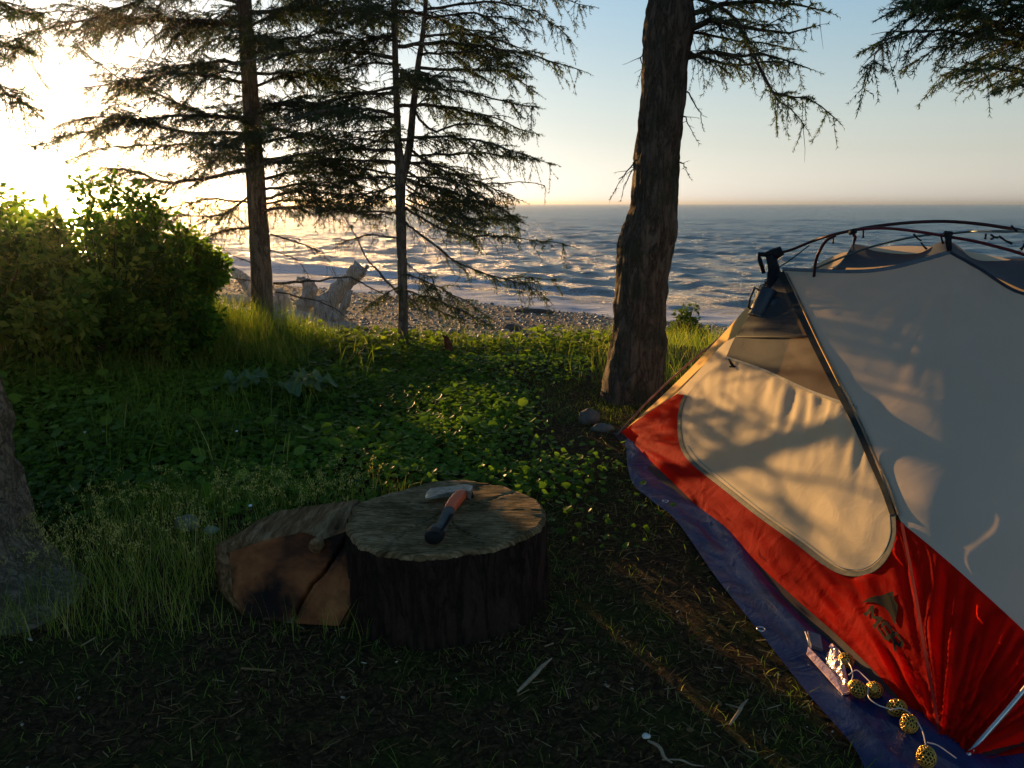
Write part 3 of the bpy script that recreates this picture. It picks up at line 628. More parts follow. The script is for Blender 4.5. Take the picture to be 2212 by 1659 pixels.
# clear plastic pouch with battery case
pch = empty('plastic_pouch', atz(1790, 1425, .02), 'crumpled clear plastic pouch and battery case on the tarp left of the gold balls', 'pouch')
M_plas, nt, b_ = mat('clear_plastic'); b_.inputs['Base Color'].default_value = (.66, .38, .33, 1); b_.inputs['Roughness'].default_value = .25; b_.inputs['Transmission Weight'].default_value = .3; b_.inputs['IOR'].default_value = 1.3
bump(nt, noise_t(nt, coord(nt), 60, 4).outputs[0], b_, .5, .01)
def crumple(name, px, z0, h, mat_, par, seed):
    b = MB(); c_ = sum((atz(*p, z0) for p in px), Vector())/len(px); rim = [Vector(p) for p in spline([tuple(atz(*p, z0)) for p in px+px[:1]], 29)][:-1]
    n = len(rim); R_ = 7
    for j in range(R_):
        t = j/R_
        for i, p in enumerate(rim):
            q = p.lerp(c_, t); q.z = z0+h*math.sin(min(1, t*1.4)*PI/2)+h*.55*mnoise.noise(q*70+Vector((seed, 0, 0)))*min(1, t*3); b.v.append(q)
    b.v.append(c_+Vector((0, 0, h)))
    for j in range(R_-1):
        for i in range(n): b.f.append((j*n+i, j*n+(i+1) % n, (j+1)*n+(i+1) % n, (j+1)*n+i))
    for i in range(n): b.f.append(((R_-1)*n+i, (R_-1)*n+(i+1) % n, R_*n))
    b.f.append(tuple(reversed(range(n)))); return b.build(name, mat_, par, False)
crumple('bag', [(1782, 1402), (1796, 1390), (1812, 1404), (1818, 1436), (1832, 1468), (1838, 1494), (1826, 1498), (1806, 1466), (1782, 1438)], .018, .024, M_plas, pch, 3)
b = MB(); P = [atz(1745, 1404, .02), atz(1742, 1414, .02), atz(1820, 1502, .02), atz(1836, 1498, .02), atz(1800, 1462, .02)]
for z_ in (0, .004): b.v += [p+Vector((0, 0, z_+(.006 if i in (0, 4) else 0))) for i, p in enumerate(P)]
b.f = [(0, 1, 2, 3, 4), (9, 8, 7, 6, 5)]+[(i, 5+i, 5+(i+1) % 5, (i+1) % 5) for i in range(5)]; b.build('flap', M_plas, pch, False)
b = MB(); P = [atz(1743, 1371, .03), atz(1771, 1380, .03), atz(1777, 1412, .022), atz(1752, 1402, .022)]
for z_ in (0, .012): b.v += [p+Vector((0, 0, z_)) for p in P]
b.f = [(0, 1, 2, 3), (7, 6, 5, 4)]+[(i, 4+i, 4+(i+1) % 4, (i+1) % 4) for i in range(4)]; b.build('battery_case', simple('dull_clear_case', (.14, .10, .11), .2, spec=.7), pch, False)
b = MB(); b.tube([atz(1738, 1362, .03), atz(1744, 1378, .035), atz(1750, 1400, .03)], .0016, 5); b.build('wire', M_cordw, pch)
# ------------------------------------------------------------------ chopping block
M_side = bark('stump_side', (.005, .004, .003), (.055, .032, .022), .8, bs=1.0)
M_top, nt, b_ = mat('stump_top')
tc = coord(nt); sx = N(nt, 'ShaderNodeSeparateXYZ'); nt.links.new(tc, sx.inputs[0])
g1 = noise_t(nt, coord(nt, (3.0, 9, 1)), 6, 9, .72, 1.2); g2 = noise_t(nt, tc, 9, 6, .65, .5); wv = N(nt, 'ShaderNodeTexWave'); wv.wave_type = 'RINGS'; wv.rings_direction = 'SPHERICAL'; wv.inputs['Scale'].default_value = 30; wv.inputs['Distortion'].default_value = 1.6; wv.inputs['Detail'].default_value = 4
mpw = nt.nodes.new('ShaderNodeMapping'); tcw = nt.nodes.new('ShaderNodeTexCoord'); nt.links.new(tcw.outputs['Object'], mpw.inputs[0]); mpw.inputs['Location'].default_value = (.05, -.06, -.25); nt.links.new(mpw.outputs[0], wv.inputs['Vector'])
gg = ramp(nt, g1.outputs[0], [(.3, (.08, .048, .023)), (.5, (.32, .205, .10)), (.75, (.66, .46, .27))])
g2r = ramp(nt, g2.outputs[0], [(.4, (.25, .27, .2)), (.62, (1, 1, 1))]); gc = mixc(nt, .8, gg.outputs[0], g2r.outputs[0], 'MULTIPLY')
wvr = ramp(nt, wv.outputs[0], [(0, (.35, .33, .3)), (.5, (1, 1, 1))]); gc = mixc(nt, .6, gc, wvr.outputs[0], 'MULTIPLY'); nt.links.new(gc, b_.inputs['Base Color'])
b_.inputs['Roughness'].default_value = .9; b_.inputs['Specular IOR Level'].default_value = .06
bump(nt, math_n(nt, 'ADD', g1.outputs[0], math_n(nt, 'MULTIPLY', wv.outputs[0], .25)), b_, .8, .012)
SC = Vector((-.185, 2.0, 0)); SH = .25
stump = empty('chopping_block', SC, 'thick upright wooden chopping block with a weathered sawn top holding a hatchet', 'chopping block')
def srad(a):
    r = .268*(1+.035*math.sin(a*2+.6)+.025*math.sin(a*3+2)+.02*mnoise.noise(Vector((math.cos(a)*2, math.sin(a)*2, 0))))
    da = (a-math.radians(128)+PI) % (2*PI)-PI; r *= 1-.09*math.exp(-(da/.30)**2)                   # notch at the upper left
    da = (a-math.radians(163)+PI) % (2*PI)-PI; r *= 1+.05*math.exp(-(da/.22)**2); return r
b = MB(); n = 240; zs = np.linspace(-.03, SH-.012, 26)
for z_ in zs:
    for k in range(n):
        a_ = 2*PI*k/n; r = srad(a_)*(1+.03*(1-z_/SH)**2); p = Vector((math.cos(a_), math.sin(a_), 0))
        r += .010*mnoise.noise(Vector((math.cos(a_)*9, math.sin(a_)*9, z_*4)))+.006*mnoise.noise(Vector((math.cos(a_)*26, math.sin(a_)*26, z_*7)))
        b.v.append(SC+p*r+Vector((0, 0, z_)))
for j in range(len(zs)-1):
    for k in range(n): b.f.append((j*n+k, j*n+(k+1) % n, (j+1)*n+(k+1) % n, (j+1)*n+k))
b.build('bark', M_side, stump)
b = MB(); R_ = 52
CRK = [((-.02, .02), (.05, -.10), (.12, -.20)), ((-.03, .03), (-.12, .06), (-.25, .05)), ((0, .02), (.12, .10), (.2, .17)), ((-.02, .0), (-.10, -.12), (-.13, -.22))]
def crackz(x, y):
    x -= SC.x; y -= SC.y; x += .012*mnoise.noise(Vector((x*14, y*14, 3))); m_ = 9
    for c_ in CRK:
        for (ax, ay), (bx, by) in zip(c_, c_[1:]):
            t = min(1, max(0, ((x-ax)*(bx-ax)+(y-ay)*(by-ay))/((bx-ax)**2+(by-ay)**2))); m_ = min(m_, math.hypot(x-ax-(bx-ax)*t, y-ay-(by-ay)*t))
    return -.008*max(0, 1-m_/.0035)
def topz(x, y): return crackz(x, y)+ SH+.004*mnoise.noise(Vector((x*9, y*14, 0)))+.002*mnoise.noise(Vector((x*30, y*30, 5)))-.003*max(0, mnoise.noise(Vector((x*4, y*70, 9)))-.2)
for j in range(R_+1):
    for k in range(n):
        a_ = 2*PI*k/n; p = Vector((math.cos(a_), math.sin(a_), 0)); ro = srad(a_)+.010*mnoise.noise(Vector((math.cos(a_)*9, math.sin(a_)*9, SH*4)))
        if j == 0: q = SC+p*(ro+.001); q.z = SH-.014
        elif j == 1: q = SC+p*(ro-.002); q.z = SH-.004+.003*mnoise.noise(q*40)
        else: q = SC+p*(ro-.008)*(1-(j-2)/(R_-2)*.995); q.z = topz(q.x, q.y)
        b.v.append(q)
for j in range(R_):
    for k in range(n): b.f.append((j*n+k, j*n+(k+1) % n, (j+1)*n+(k+1) % n, (j+1)*n+k))
b.f.append(tuple(R_*n+k for k in range(n))); b.build('sawn_top', M_top, stump)
# split chunk leaning on the block
lg = empty('split_log', (-.62, 2.0, 0), 'split chunk of log with orange sawn face and dark crack leaning on the chopping block', 'log')
FZ = [atz(467, 1286, .0), atz(528, 1338, -.01), atz(622, 1345, -.02), atz(735, 1352, -.02)]
def fa(x, y, Yv): return at(x, y, Yv)
fbl = FZ[0]; fbr = FZ[3]
face = [(496, 1193, 1.97), (503, 1290, 1.89), (532, 1334, 1.86), (625, 1346, 1.83), (735, 1352, 1.83), (765, 1300, 1.86), (762, 1230, 1.90), (756, 1145, 1.95), (700, 1165, 1.94), (655, 1150, 1.95), (565, 1168, 1.97)]
M_cut, nt, b_ = mat('sawn_face'); q1 = noise_t(nt, coord(nt), 7, 7, .6, .4); q2 = noise_t(nt, coord(nt), 5, 5, .6)
cr1 = ramp(nt, q1.outputs[0], [(.3, (.045, .015, .005)), (.5, (.20, .062, .018)), (.75, (.38, .15, .045))]); cr2 = ramp(nt, q2.outputs[0], [(.36, (.06, .06, .06)), (.5, (1, 1, 1))])
nt.links.new(mixc(nt, 1, cr1.outputs[0], cr2.outputs[0], 'MULTIPLY'), b_.inputs['Base Color']); b_.inputs['Roughness'].default_value = .8; b_.inputs['Specular IOR Level'].default_value = .25; bump(nt, q1.outputs[0], b_, .5, .02)
front = [at(*q) for q in face]; cen = sum(front, Vector())/len(front)
ol = [Vector((p[0], p[1])) for p in face]; nb = len(ol)
ringp = []
for i in range(nb):
    for k in range(5): ringp.append((front[i].lerp(front[(i+1) % nb], k/5)))
nr = len(ringp)
fw = np.linalg.lstsq(np.array([[x, y, 1] for x, y, _ in face]), np.array([1/pxof(q)[2] for q in front]), rcond=None)[0]
crack = [np.array(q) for q in ((748, 1160), (722, 1205), (700, 1235), (672, 1262), (650, 1300), (628, 1345))]
def d_face(x, y, d):
    q = np.array([x, y]); m_ = 99
    for a_, c_ in zip(crack, crack[1:]):
        t = min(1, max(0, float(np.dot(q-a_, c_-a_)/np.dot(c_-a_, c_-a_)))); m_ = min(m_, float(np.linalg.norm(q-a_-(c_-a_)*t)))
    m_ += 1.5*mnoise.noise(Vector((x*.08, y*.08, 2)))
    return -.045*max(0, 1-m_/5.5)+.004*mnoise.noise(Vector((x*.03, y*.03, 7)))+.0025*mnoise.noise(Vector((x*.12, y*.12, 1)))+.010*float(sstep(3, 9, m_))*(1 if x > 640+(1345-y)*.62 else 0)
for v in range(1): pass
of = panel('sawn_face', [(x, y, 1) for x, y, _ in face], M_cut, d_face, step=3.2, mapf=lambda x, y: atd(x, y, 1/float(np.dot(fw, (x, y, 1)))))
of.parent = lg; of.location = -Vector(lg.location)
b = MB(); back_off = []
for j in range(12):
    t_ = j/11
    for i, p in enumerate(ringp):
        q = p+Vector((.10*t_-.075*min(1, max(0, (-.66-p.x)/.08))*min(1, t_*5.5), .22*t_, 0)); q.z = p.z+(.012 if p.z > .12 else 0)*t_
        if j: q += Vector((mnoise.noise(q*11), mnoise.noise(q*11+Vector((9, 0, 0))), mnoise.noise(q*Vector((30, 6, 30)) if False else Vector((q.x*30, q.y*5, q.z*30)))))*.010
        if q.z < 0.005 and j: q.z = -.01
        b.v.append(q)
for j in range(11):
    for i in range(nr): b.f.append((j*nr+(i+1) % nr, j*nr+i, (j+1)*nr+i, (j+1)*nr+(i+1) % nr))
b.f.append(tuple(11*nr+i for i in range(nr)))
M_logside, nt, b_ = mat('split_wood'); s1 = noise_t(nt, coord(nt, (1, .12, 1)), 45, 8, .7, .3); sr = ramp(nt, s1.outputs[0], [(.3, (.03, .016, .008)), (.5, (.24, .125, .055)), (.72, (.60, .36, .19))]); nt.links.new(sr.outputs[0], b_.inputs['Base Color'])
b_.inputs['Roughness'].default_value = .9; b_.inputs['Specular IOR Level'].default_value = .05; bump(nt, s1.outputs[0], b_, 1, .03); b.build('split_side', M_logside, lg)
b = MB(); kc = at(682, 1178, 1.91); b.tube([kc+Vector((0, .03, -.012)), kc+Vector((0, .0, 0)), kc+Vector((.002, -.01, .001))], [.022, .021, .012], 14, jit=.08); b.build('knot', M_logside, lg)
# ------------------------------------------------------------------ hatchet
ht = empty('hatchet', (-.16, 2.0, SH), 'small hatchet with orange and black handle lying on the chopping block', 'hatchet')
def hz(x, y): return 902.5+.096*x, 1026+.096*y
M_steel, nt, b_ = mat('worn_steel'); q1 = noise_t(nt, coord(nt), 55, 7, .7, .4); r1 = ramp(nt, q1.outputs[0], [(.3, (.12, .115, .09)), (.55, (.32, .31, .26)), (.75, (.55, .54, .48))]); nt.links.new(r1.outputs[0], b_.inputs['Base Color'])
b_.inputs['Metallic'].default_value = .55; b_.inputs['Roughness'].default_value = .42; bump(nt, q1.outputs[0], b_, .25, .004)
up_e = [(165, 480), (190, 400), (250, 335), (320, 290), (600, 265), (900, 225), (1080, 208), (1240, 240)]
lo_e = [(175, 528), (230, 510), (300, 490), (430, 450), (690, 392), (1000, 352), (1120, 358), (1185, 365)]
b = MB(); k = 20; U = spline(up_e, k); Lo = spline(lo_e, k); base = SH+.004
for i in range(k):
    t = i/(k-1); zt = base+.012+.020*min(1, t*1.15); th = .0015+.026*t**1.3
    pu = atz(*hz(*U[i]), zt); pl = atz(*hz(*Lo[i]), zt)
    b.v += [pu, pl, pl-Vector((0, 0, th)), pu-Vector((0, 0, th))]
for i in range(k-1):
    for j in range(4): b.f.append((4*i+j, 4*i+(j+1) % 4, 4*i+4+(j+1) % 4, 4*i+4+j))
b.f += [(3, 2, 1, 0), tuple(4*(k-1)+j for j in range(4))]
hd = b.build('head', M_steel, ht, False)
bv = hd.modifiers.new('bevel', 'BEVEL'); bv.width = .0018; bv.segments = 2; bv.limit_method = 'ANGLE'
def hand(pts, name, mat_, n=24, rings=0):
    b = MB(); P = spline([(*hz(x, y), w) for x, y, w in pts], n); C_ = [atz(p[0], p[1], base+.018) for p in P]
    for i in range(n):
        t = (C_[min(i+1, n-1)]-C_[max(i-1, 0)]).normalized(); s_ = t.cross(Vector((0, 0, 1))).normalized(); upv = s_.cross(t)
        w = P[i][2]; 
        if rings and i % 2: w *= .94
        for k in range(16):
            a_ = 2*PI*k/16; ca, sa = math.cos(a_), math.sin(a_)
            b.v.append(C_[i]+s_*w*abs(ca)**.8*(1 if ca > 0 else -1)+upv*min(w*.85, .0175)*abs(sa)**.8*(1 if sa > 0 else -1))
    for i in range(n-1):
        for k in range(16): b.f.append((16*i+k, 16*i+(k+1) % 16, 16*i+16+(k+1) % 16, 16*i+16+k))
    b.f += [tuple(reversed(range(16))), tuple(16*(n-1)+k for k in range(16))]; return b.build(name, mat_, ht)
M_or = simple('orange_plastic', (.62, .10, .035), .42, var=.12, scale=20)
M_gripm = simple('grey_grip', (.085, .085, .075), .7, var=.2); M_gripb = simple('black_rubber', (.012, .012, .012), .55, var=.2)
hand([(1035, 395, .0125), (960, 450, .0175), (860, 565, .0185), (770, 680, .0175), (700, 815, .0165)], 'handle', M_or)
hand([(702, 812, .0168), (655, 920, .0165), (600, 1040, .0155), (540, 1150, .0158), (450, 1250, .021), (395, 1310, .0235)], 'grip', M_gripm, 40, 0)
hand([(408, 1296, .0242), (375, 1350, .0248), (345, 1410, .0225), (325, 1450, .015)], 'butt_cap', M_gripb, 10)
b = MB()
for k in range(9):
    t = k/8; cx_, cy_ = 735-150*t, 930+290*t; p = atz(*hz(cx_-25, cy_), base+.034); q = atz(*hz(cx_+62-20*t, cy_-55), base+.024); b.tube([p, p.lerp(q, .5)+Vector((0, 0, .003)), q], .0026, 6)
b.build('grip_ribs', M_gripb, ht)
b = MB(); b.tube([atz(*hz(1130, 360), base+.020), atz(*hz(1195, 520), base+.004)], [.012, .010], 8); b.build('socket', M_gripb, ht)
#@@PART3
# ------------------------------------------------------------------ trees
def nrm_(v): return v/np.maximum(np.linalg.norm(v, axis=-1, keepdims=True), 1e-9)
def needles(P0, P1, per_m, ln, wd, seed, lo=0.15):
    """thin triangular needles round every twig segment"""
    r = np.random.default_rng(seed); P0 = np.array(P0); P1 = np.array(P1)
    L = np.linalg.norm(P1-P0, axis=1); cnt = np.maximum(1, (L*per_m).astype(int)); ii = np.repeat(np.arange(len(L)), cnt); n = len(ii)
    t = r.uniform(0, 1.06, n)[:, None]; A = P0[ii]+(P1[ii]-P0[ii])*t; ax = nrm_(P1-P0)[ii]
    rd = r.normal(0, 1, (n, 3)); rd = nrm_(rd-ax*(rd*ax).sum(1, keepdims=True)); d = nrm_(ax*.75+rd*.75)
    l = (ln*r.uniform(.6, 1.15, n))[:, None]; sd = nrm_(np.cross(d, r.normal(0, 1, (n, 3))))*wd/2
    V = np.stack([A-sd, A+sd, A+d*l], 1).reshape(-1, 3)
    base = np.clip(np.repeat(r.uniform(lo, 1, len(L)), cnt)+r.normal(0, .08, n), 0, 1)
    return V, np.repeat(base, 3)
class Tubes:
    """many thin 3-sided tapered tubes collected as arrays"""
    def __init__(s): s.A = []; s.B = []; s.ra = []; s.rb = []
    def add(s, a, b, ra, rb): s.A.append(a); s.B.append(b); s.ra.append(ra); s.rb.append(rb)
    def mesh(s):
        A = np.array(s.A); B = np.array(s.B); ra = np.array(s.ra)[:, None]; rb = np.array(s.rb)[:, None]
        ax = nrm_(B-A); u = nrm_(np.cross(ax, np.array([.31, .52, .79]))); v = np.cross(ax, u); R_ = []
        for P, r in ((A, ra), (B, rb)):
            for k in range(3): a_ = 2*PI*k/3; R_.append(P+(u*math.cos(a_)+v*math.sin(a_))*r)
        V = np.stack(R_, 1); n = len(A); o = np.arange(n)[:, None]*6
        F_ = np.concatenate([o+np.array([[k, (k+1) % 3, 3+(k+1) % 3, 3+k]]) for k in range(3)], 0)
        return V.reshape(-1, 3), F_
class Tree:
    def __init__(s, seed): s.r = random.Random(seed); s.seed = seed; s.wood = MB(); s.tw = Tubes(); s.n0 = []; s.n1 = []; s.d0 = []; s.d1 = []
    def twig(s, p, d, L, r0, live, droop=.35, depth=0):
        """a twig with side twiglets; d is its direction"""
        R = s.r; seg = 3 if L > .12 else 2; q = p.copy(); d = d.copy()
        for i in range(seg):
            q2 = q+d*(L/seg); s.tw.add(q, q2, r0*(1-i/seg*.7), r0*(1-(i+1)/seg*.7))
            if live: s.n0.append(q); s.n1.append(q2)
            if depth > 0:
                k = max(1, int(L/seg/.035)); sdv = np.cross(d, (0, 0, 1.0)); sdv = sdv/(np.linalg.norm(sdv)+1e-6)
                for j in range(k):
                    for sg in (1, -1):
                        if R.random() < .25: continue
                        b0 = q+(q2-q)*((j+R.random())/k); dd = d*.6+sdv*sg*R.uniform(.4, 1)+np.array([0, 0, R.uniform(-.7, .1)]); dd /= np.linalg.norm(dd)
                        s.twig(b0, dd, L*R.uniform(.22, .45)*(1-.5*i/seg), r0*.6, live, droop*1.3, depth-1)
            d = d+np.array([R.uniform(-.15, .15), R.uniform(-.15, .15), -droop*.3+R.uniform(-.1, .06)]); d /= np.linalg.norm(d); q = q2
    def branch(s, path, r0, lat, start=.35, live=1.0, step=.031, depth=1, hang=0, n=None, up=.0, sub=.10):
        """path: 3-D polyline of the limb; lat: longest lateral; start: where the needles begin; live: share with needles"""
        R = s.r; P = [Vector(p) for p in path]; tot = sum((a-b_).length for a, b_ in zip(P, P[1:])); n = n or max(8, int(tot/.07))
        sm = np.array(spline(path, n)); j_ = np.array([[R.uniform(-1, 1), R.uniform(-1, 1), R.uniform(-1, 1)] for _ in range(n)])*.008; j_[0] = 0; sm = sm+j_
        rad = [r0*.58*(1-.88*i/(n-1))+.0012 for i in range(n)]; s.wood.tube([Vector(p) for p in sm], rad, 6, jit=.12)
        seglen = tot/(n-1); acc = 0; side = 1
        for i in range(1, n):
            t = i/(n-1); T = sm[i]-sm[i-1]; T = T/(np.linalg.norm(T)+1e-9); sdv = np.cross(T, (0, 0, 1.0)); sdv = sdv/(np.linalg.norm(sdv)+1e-6)
            acc += seglen
            while acc > step:
                acc -= step*R.uniform(.6, 1.3); side = -side
                if t < sub: continue
                env = min(1, (t+.1)/.45)*(1-t)**.55+.16; L = lat*env*R.uniform(.5, 1.1); b0 = sm[i-1]+(sm[i]-sm[i-1])*R.random()
                d = T*R.uniform(.35, .8)+sdv*side*R.uniform(.35, 1)+np.array([0, 0, R.uniform(-.55, .38)+up]); d /= np.linalg.norm(d)
                lv = t > start*R.uniform(.7, 1.3) and R.random() < live
                s.twig(b0, d, L, .0035*min(1, L/.2)+.001, lv, .35, depth)
                if hang and R.random() < hang*2:                     # twiglets hanging below the limb
                    d = T*R.uniform(-.1, .7)+np.array([R.uniform(-.4, .4), R.uniform(-.4, .4), -1]); d /= np.linalg.norm(d); s.twig(b0, d, R.uniform(.05, .20), .002, R.random() < live*.8 and t > start*.6, .1, 1 if R.random() < .4 else 0)
        if live > 0:
            T = sm[-1]-sm[-2]; s.twig(sm[-1], T/(np.linalg.norm(T)+1e-9), .07, .002, True)
    def finish(s, name, loc, label, trunk_b, bark_m, group=None, per_m=250, ln=.020, wd=.0040, lo=.15, extra=None, cname='crown'):
        root = empty(name, loc, label, 'tree', group); trunk_b.build('trunk', bark_m, root)
        b = s.wood; lim = b.build('limbs', bark_m, root)
        V, F_ = s.tw.mesh(); tw = npmesh('twigs', V, F_, M_twig, None); tw.parent = lim; tw.location = (0, 0, 0)
        if s.n0:
            V, tn = needles(s.n0, s.n1, per_m, ln, wd, s.seed, lo); npmesh(cname, V, np.arange(len(V)).reshape(-1, 3), M_needle, root, tint=tn)
        return root
    def radial(s, x, y, z, az, L, lat, droop=.25, **k):
        d = np.array([math.cos(az), math.sin(az), 0]); P = [np.array([x, y, z])+d*(L*t)+np.array([0, 0, (.12*t-droop*1.3*t*t+droop*.25*t**3)*L]) for t in (0, .3, .65, 1)]
        s.branch(P, .010+.010*L, lat, **k)
def px_branch(T, pts, Y0, Y1, r0, lat, **k):
    n = len(pts); T.branch([tuple(at(x, y, Y0+(Y1-Y0)*i/(n-1))) for i, (x, y) in enumerate(pts)], r0, lat, **k)
def trunk_mesh(rows, n=28, amp=.012, freq=6, seed=0, flare=None):
    """rows: (x, y, z, r)"""
    b = MB(); R_ = spline(rows, max(30, len(rows)*8))
    for (x, y, z, r) in R_:
        for k in range(n):
            a_ = 2*PI*k/n; c_, s_ = math.cos(a_), math.sin(a_); q = Vector((c_*3, s_*3, z*freq*.5+seed))
            rr = r+amp*mnoise.noise(q*1.3)+amp*.6*mnoise.noise(Vector((c_*9, s_*9, z*freq+seed)))+amp*.4*mnoise.noise(Vector((c_*22, s_*22, z*freq*2.2+seed)))
            if flare: rr += flare(a_, z)
            b.v.append(Vector((x+c_*rr, y+s_*rr, z)))
    m_ = len(R_)
    for i in range(m_-1):
        for k in range(n): b.f.append((i*n+k, i*n+(k+1) % n, (i+1)*n+(k+1) % n, (i+1)*n+k))
    b.f.append(tuple((m_-1)*n+k for k in range(n))); return b
# --- left spruce
T = Tree(11); tx, ty = -2.0, 6.1; gz = H1(tx, ty)
tr1 = trunk_mesh([(-2.02, ty, gz-.15, .105), (-2.02, ty, gz+.05, .092), (-2.0, ty, .6, .082), (-1.99, ty, 1.3, .070), (-1.975, ty, 2.5, .052), (-1.96, ty, 4, .035), (-1.95, ty, 5.8, .008)], 20, .006, 9, 1)
A_ = dict(hang=.35, depth=2)
px_branch(T, [(545, 364), (430, 388), (360, 392), (290, 372), (234, 367), (150, 405)], 6.1, 5.7, .028, .34, start=.15, **A_)
px_branch(T, [(540, 300), (533, 263), (432, 245), (324, 194), (252, 166), (150, 85)], 6.1, 6.0, .026, .42, start=.1, **A_)
px_branch(T, [(540, 290), (400, 285), (300, 262), (216, 252), (118, 278)], 6.1, 5.6, .024, .40, start=.1, **A_)
px_branch(T, [(528, 160), (460, 150), (396, 140), (306, 137)], 6.1, 5.9, .016, .25, start=.5, hang=.2, depth=1)
px_branch(T, [(525, 60), (440, 50), (360, 47), (274, 36), (180, 22), (60, 30)], 6.1, 5.7, .022, .45, start=.15, **A_)
px_branch(T, [(525, 10), (420, -20), (300, 0), (200, 40), (60, 75), (20, 120)], 6.1, 5.5, .022, .42, start=.2, **A_)
px_branch(T, [(545, 324), (450, 312), (360, 313), (230, 320), (135, 350)], 6.1, 6.5, .020, .30, start=.2, **A_)
px_branch(T, [(548, 418), (510, 445), (479, 464), (382, 468), (290, 482)], 6.1, 5.8, .018, .26, start=.2, **A_)
px_branch(T, [(548, 440), (470, 430), (400, 440), (320, 462), (230, 440)], 6.1, 6.2, .016, .24, start=.3, **A_)
px_branch(T, [(555, 494), (500, 494), (450, 512), (390, 530)], 6.1, 5.8, .016, .22, start=.2, **A_)
px_branch(T, [(556, 572), (510, 556), (470, 532)], 6.1, 6.0, .008, .12, start=2, live=0, depth=1)
px_branch(T, [(572, 470), (585, 453), (684, 446), (800, 464), (880, 452)], 6.1, 5.8, .024, .34, start=.35, hang=.5, depth=2)
px_branch(T, [(568, 430), (640, 412), (700, 415), (820, 425)], 6.1, 5.7, .020, .32, start=.25, **A_)
px_branch(T, [(562, 388), (640, 372), (760, 380), (860, 395)], 6.1, 6.4, .020, .34, start=.2, **A_)
px_branch(T, [(566, 410), (650, 400), (760, 408), (850, 430)], 6.1, 6.0, .018, .34, start=.15, **A_)
px_branch(T, [(566, 440), (640, 432), (720, 436), (800, 452)], 6.1, 6.5, .016, .32, start=.15, **A_)
px_branch(T, [(560, 348), (640, 338), (740, 345), (850, 352)], 6.1, 5.6, .022, .36, start=.15, **A_)
px_branch(T, [(556, 310), (640, 292), (720, 300), (800, 322)], 6.1, 6.2, .018, .34, start=.2, **A_)
px_branch(T, [(550, 250), (620, 225), (690, 222), (760, 245)], 6.1, 5.8, .018, .36, start=.15, **A_)
px_branch(T, [(545, 190), (620, 160), (700, 165), (770, 180)], 6.1, 6.2, .018, .36, start=.15, **A_)
px_branch(T, [(540, 120), (620, 85), (700, 70), (800, 40)], 6.1, 5.8, .018, .38, start=.2, **A_)
px_branch(T, [(535, 60), (620, 20), (720, 5), (830, 0)], 6.1, 6.2, .018, .38, start=.2, **A_)
px_branch(T, [(592, 612), (640, 608), (684, 606), (756, 599), (800, 622), (872, 655), (940, 690)], 6.1, 5.6, .018, .14, start=2, live=0, depth=1, hang=.15, step=.11)
px_branch(T, [(597, 631), (684, 649), (730, 672), (770, 700)], 6.1, 5.7, .012, .12, start=2, live=0, depth=1, step=.12)
px_branch(T, [(580, 505), (648, 527), (690, 545), (720, 580)], 6.1, 6.0, .010, .22, start=2, live=0, depth=2, hang=.4)
px_branch(T, [(578, 540), (640, 560), (680, 620)], 6.1, 6.0, .007, .14, start=2, live=0, depth=1)
px_branch(T, [(560, 640), (522, 667), (505, 690), (490, 716)], 6.1, 5.8, .014, .12, start=2, live=0, depth=1)
px_branch(T, [(560, 605), (520, 604), (470, 598), (430, 590)], 6.1, 5.9, .008, .1, start=2, live=0, depth=1)
for i in range(52):                                                   # the rest of the crown, all the way round and up
    z = 1.40+i*.082; a_ = i*2.399; L = (1.45 if z < 3 else 1.45*(5.9-z)/2.9)*T.r.uniform(.7, 1.1)+.1
    T.radial(-1.98, ty, z, a_, L, .38, start=.15, depth=2 if z < 3.2 else 1, hang=.4, live=.95)
T.finish('spruce_tree', (-2.02, ty, gz), 'backlit spruce with a straight single trunk, standing left of the thin forked spruce', tr1, M_bark)
# --- right, thin forked spruce
T = Tree(23); tx, ty = -.80, 5.5; gz = H1(tx, ty)
tr2 = trunk_mesh([(-.80, ty, gz-.15, .050), (-.80, ty, gz+.05, .041), (-.79, ty, .5, .035), (-.785, ty, 1.2, .036), (-.775, ty, 1.33, .041), (-.79, ty, 1.6, .024), (-.785, ty, 2.6, .018), (-.78, ty, 4.2, .006)], 16, .004, 10, 2)
px = [tuple(at(x, y, 5.5)) for x, y in ((866, 400), (884, 320), (891, 250), (902, 150), (915, 60), (922, -40), (926, -220))]
tr2.tube([Vector(p) for p in spline(px, 40)], [.030-.020*i/39 for i in range(40)], 12, jit=.05)
A_ = dict(hang=.35, depth=2)
px_branch(T, [(866, 186), (795, 198), (725, 205), (690, 215)], 5.5, 5.5, .016, .22, start=.5, **A_)
px_branch(T, [(866, 252), (779, 256), (725, 266), (690, 272)], 5.5, 5.3, .012, .18, start=.5, **A_)
px_branch(T, [(866, 282), (763, 285), (690, 296)], 5.5, 5.7, .012, .2, start=.4, **A_)
px_branch(T, [(866, 307), (779, 301), (700, 306)], 5.5, 5.3, .011, .2, start=.4, **A_)
px_branch(T, [(866, 352), (747, 346), (640, 354)], 5.5, 5.5, .018, .26, start=.3, **A_)
px_branch(T, [(866, 385), (780, 384), (690, 398), (620, 410)], 5.5, 5.7, .015, .24, start=.3, **A_)
px_branch(T, [(866, 461), (747, 454), (640, 446)], 5.5, 5.6, .013, .2, start=.5, **A_)
px_branch(T, [(866, 640), (830, 600), (790, 556), (763, 500), (741, 458)], 5.5, 5.7, .016, .16, start=2, live=0, depth=1, hang=.3, step=.1)
px_branch(T, [(866, 515), (800, 508), (750, 520), (710, 545)], 5.5, 5.3, .010, .2, start=2, live=0, depth=2, hang=.5)
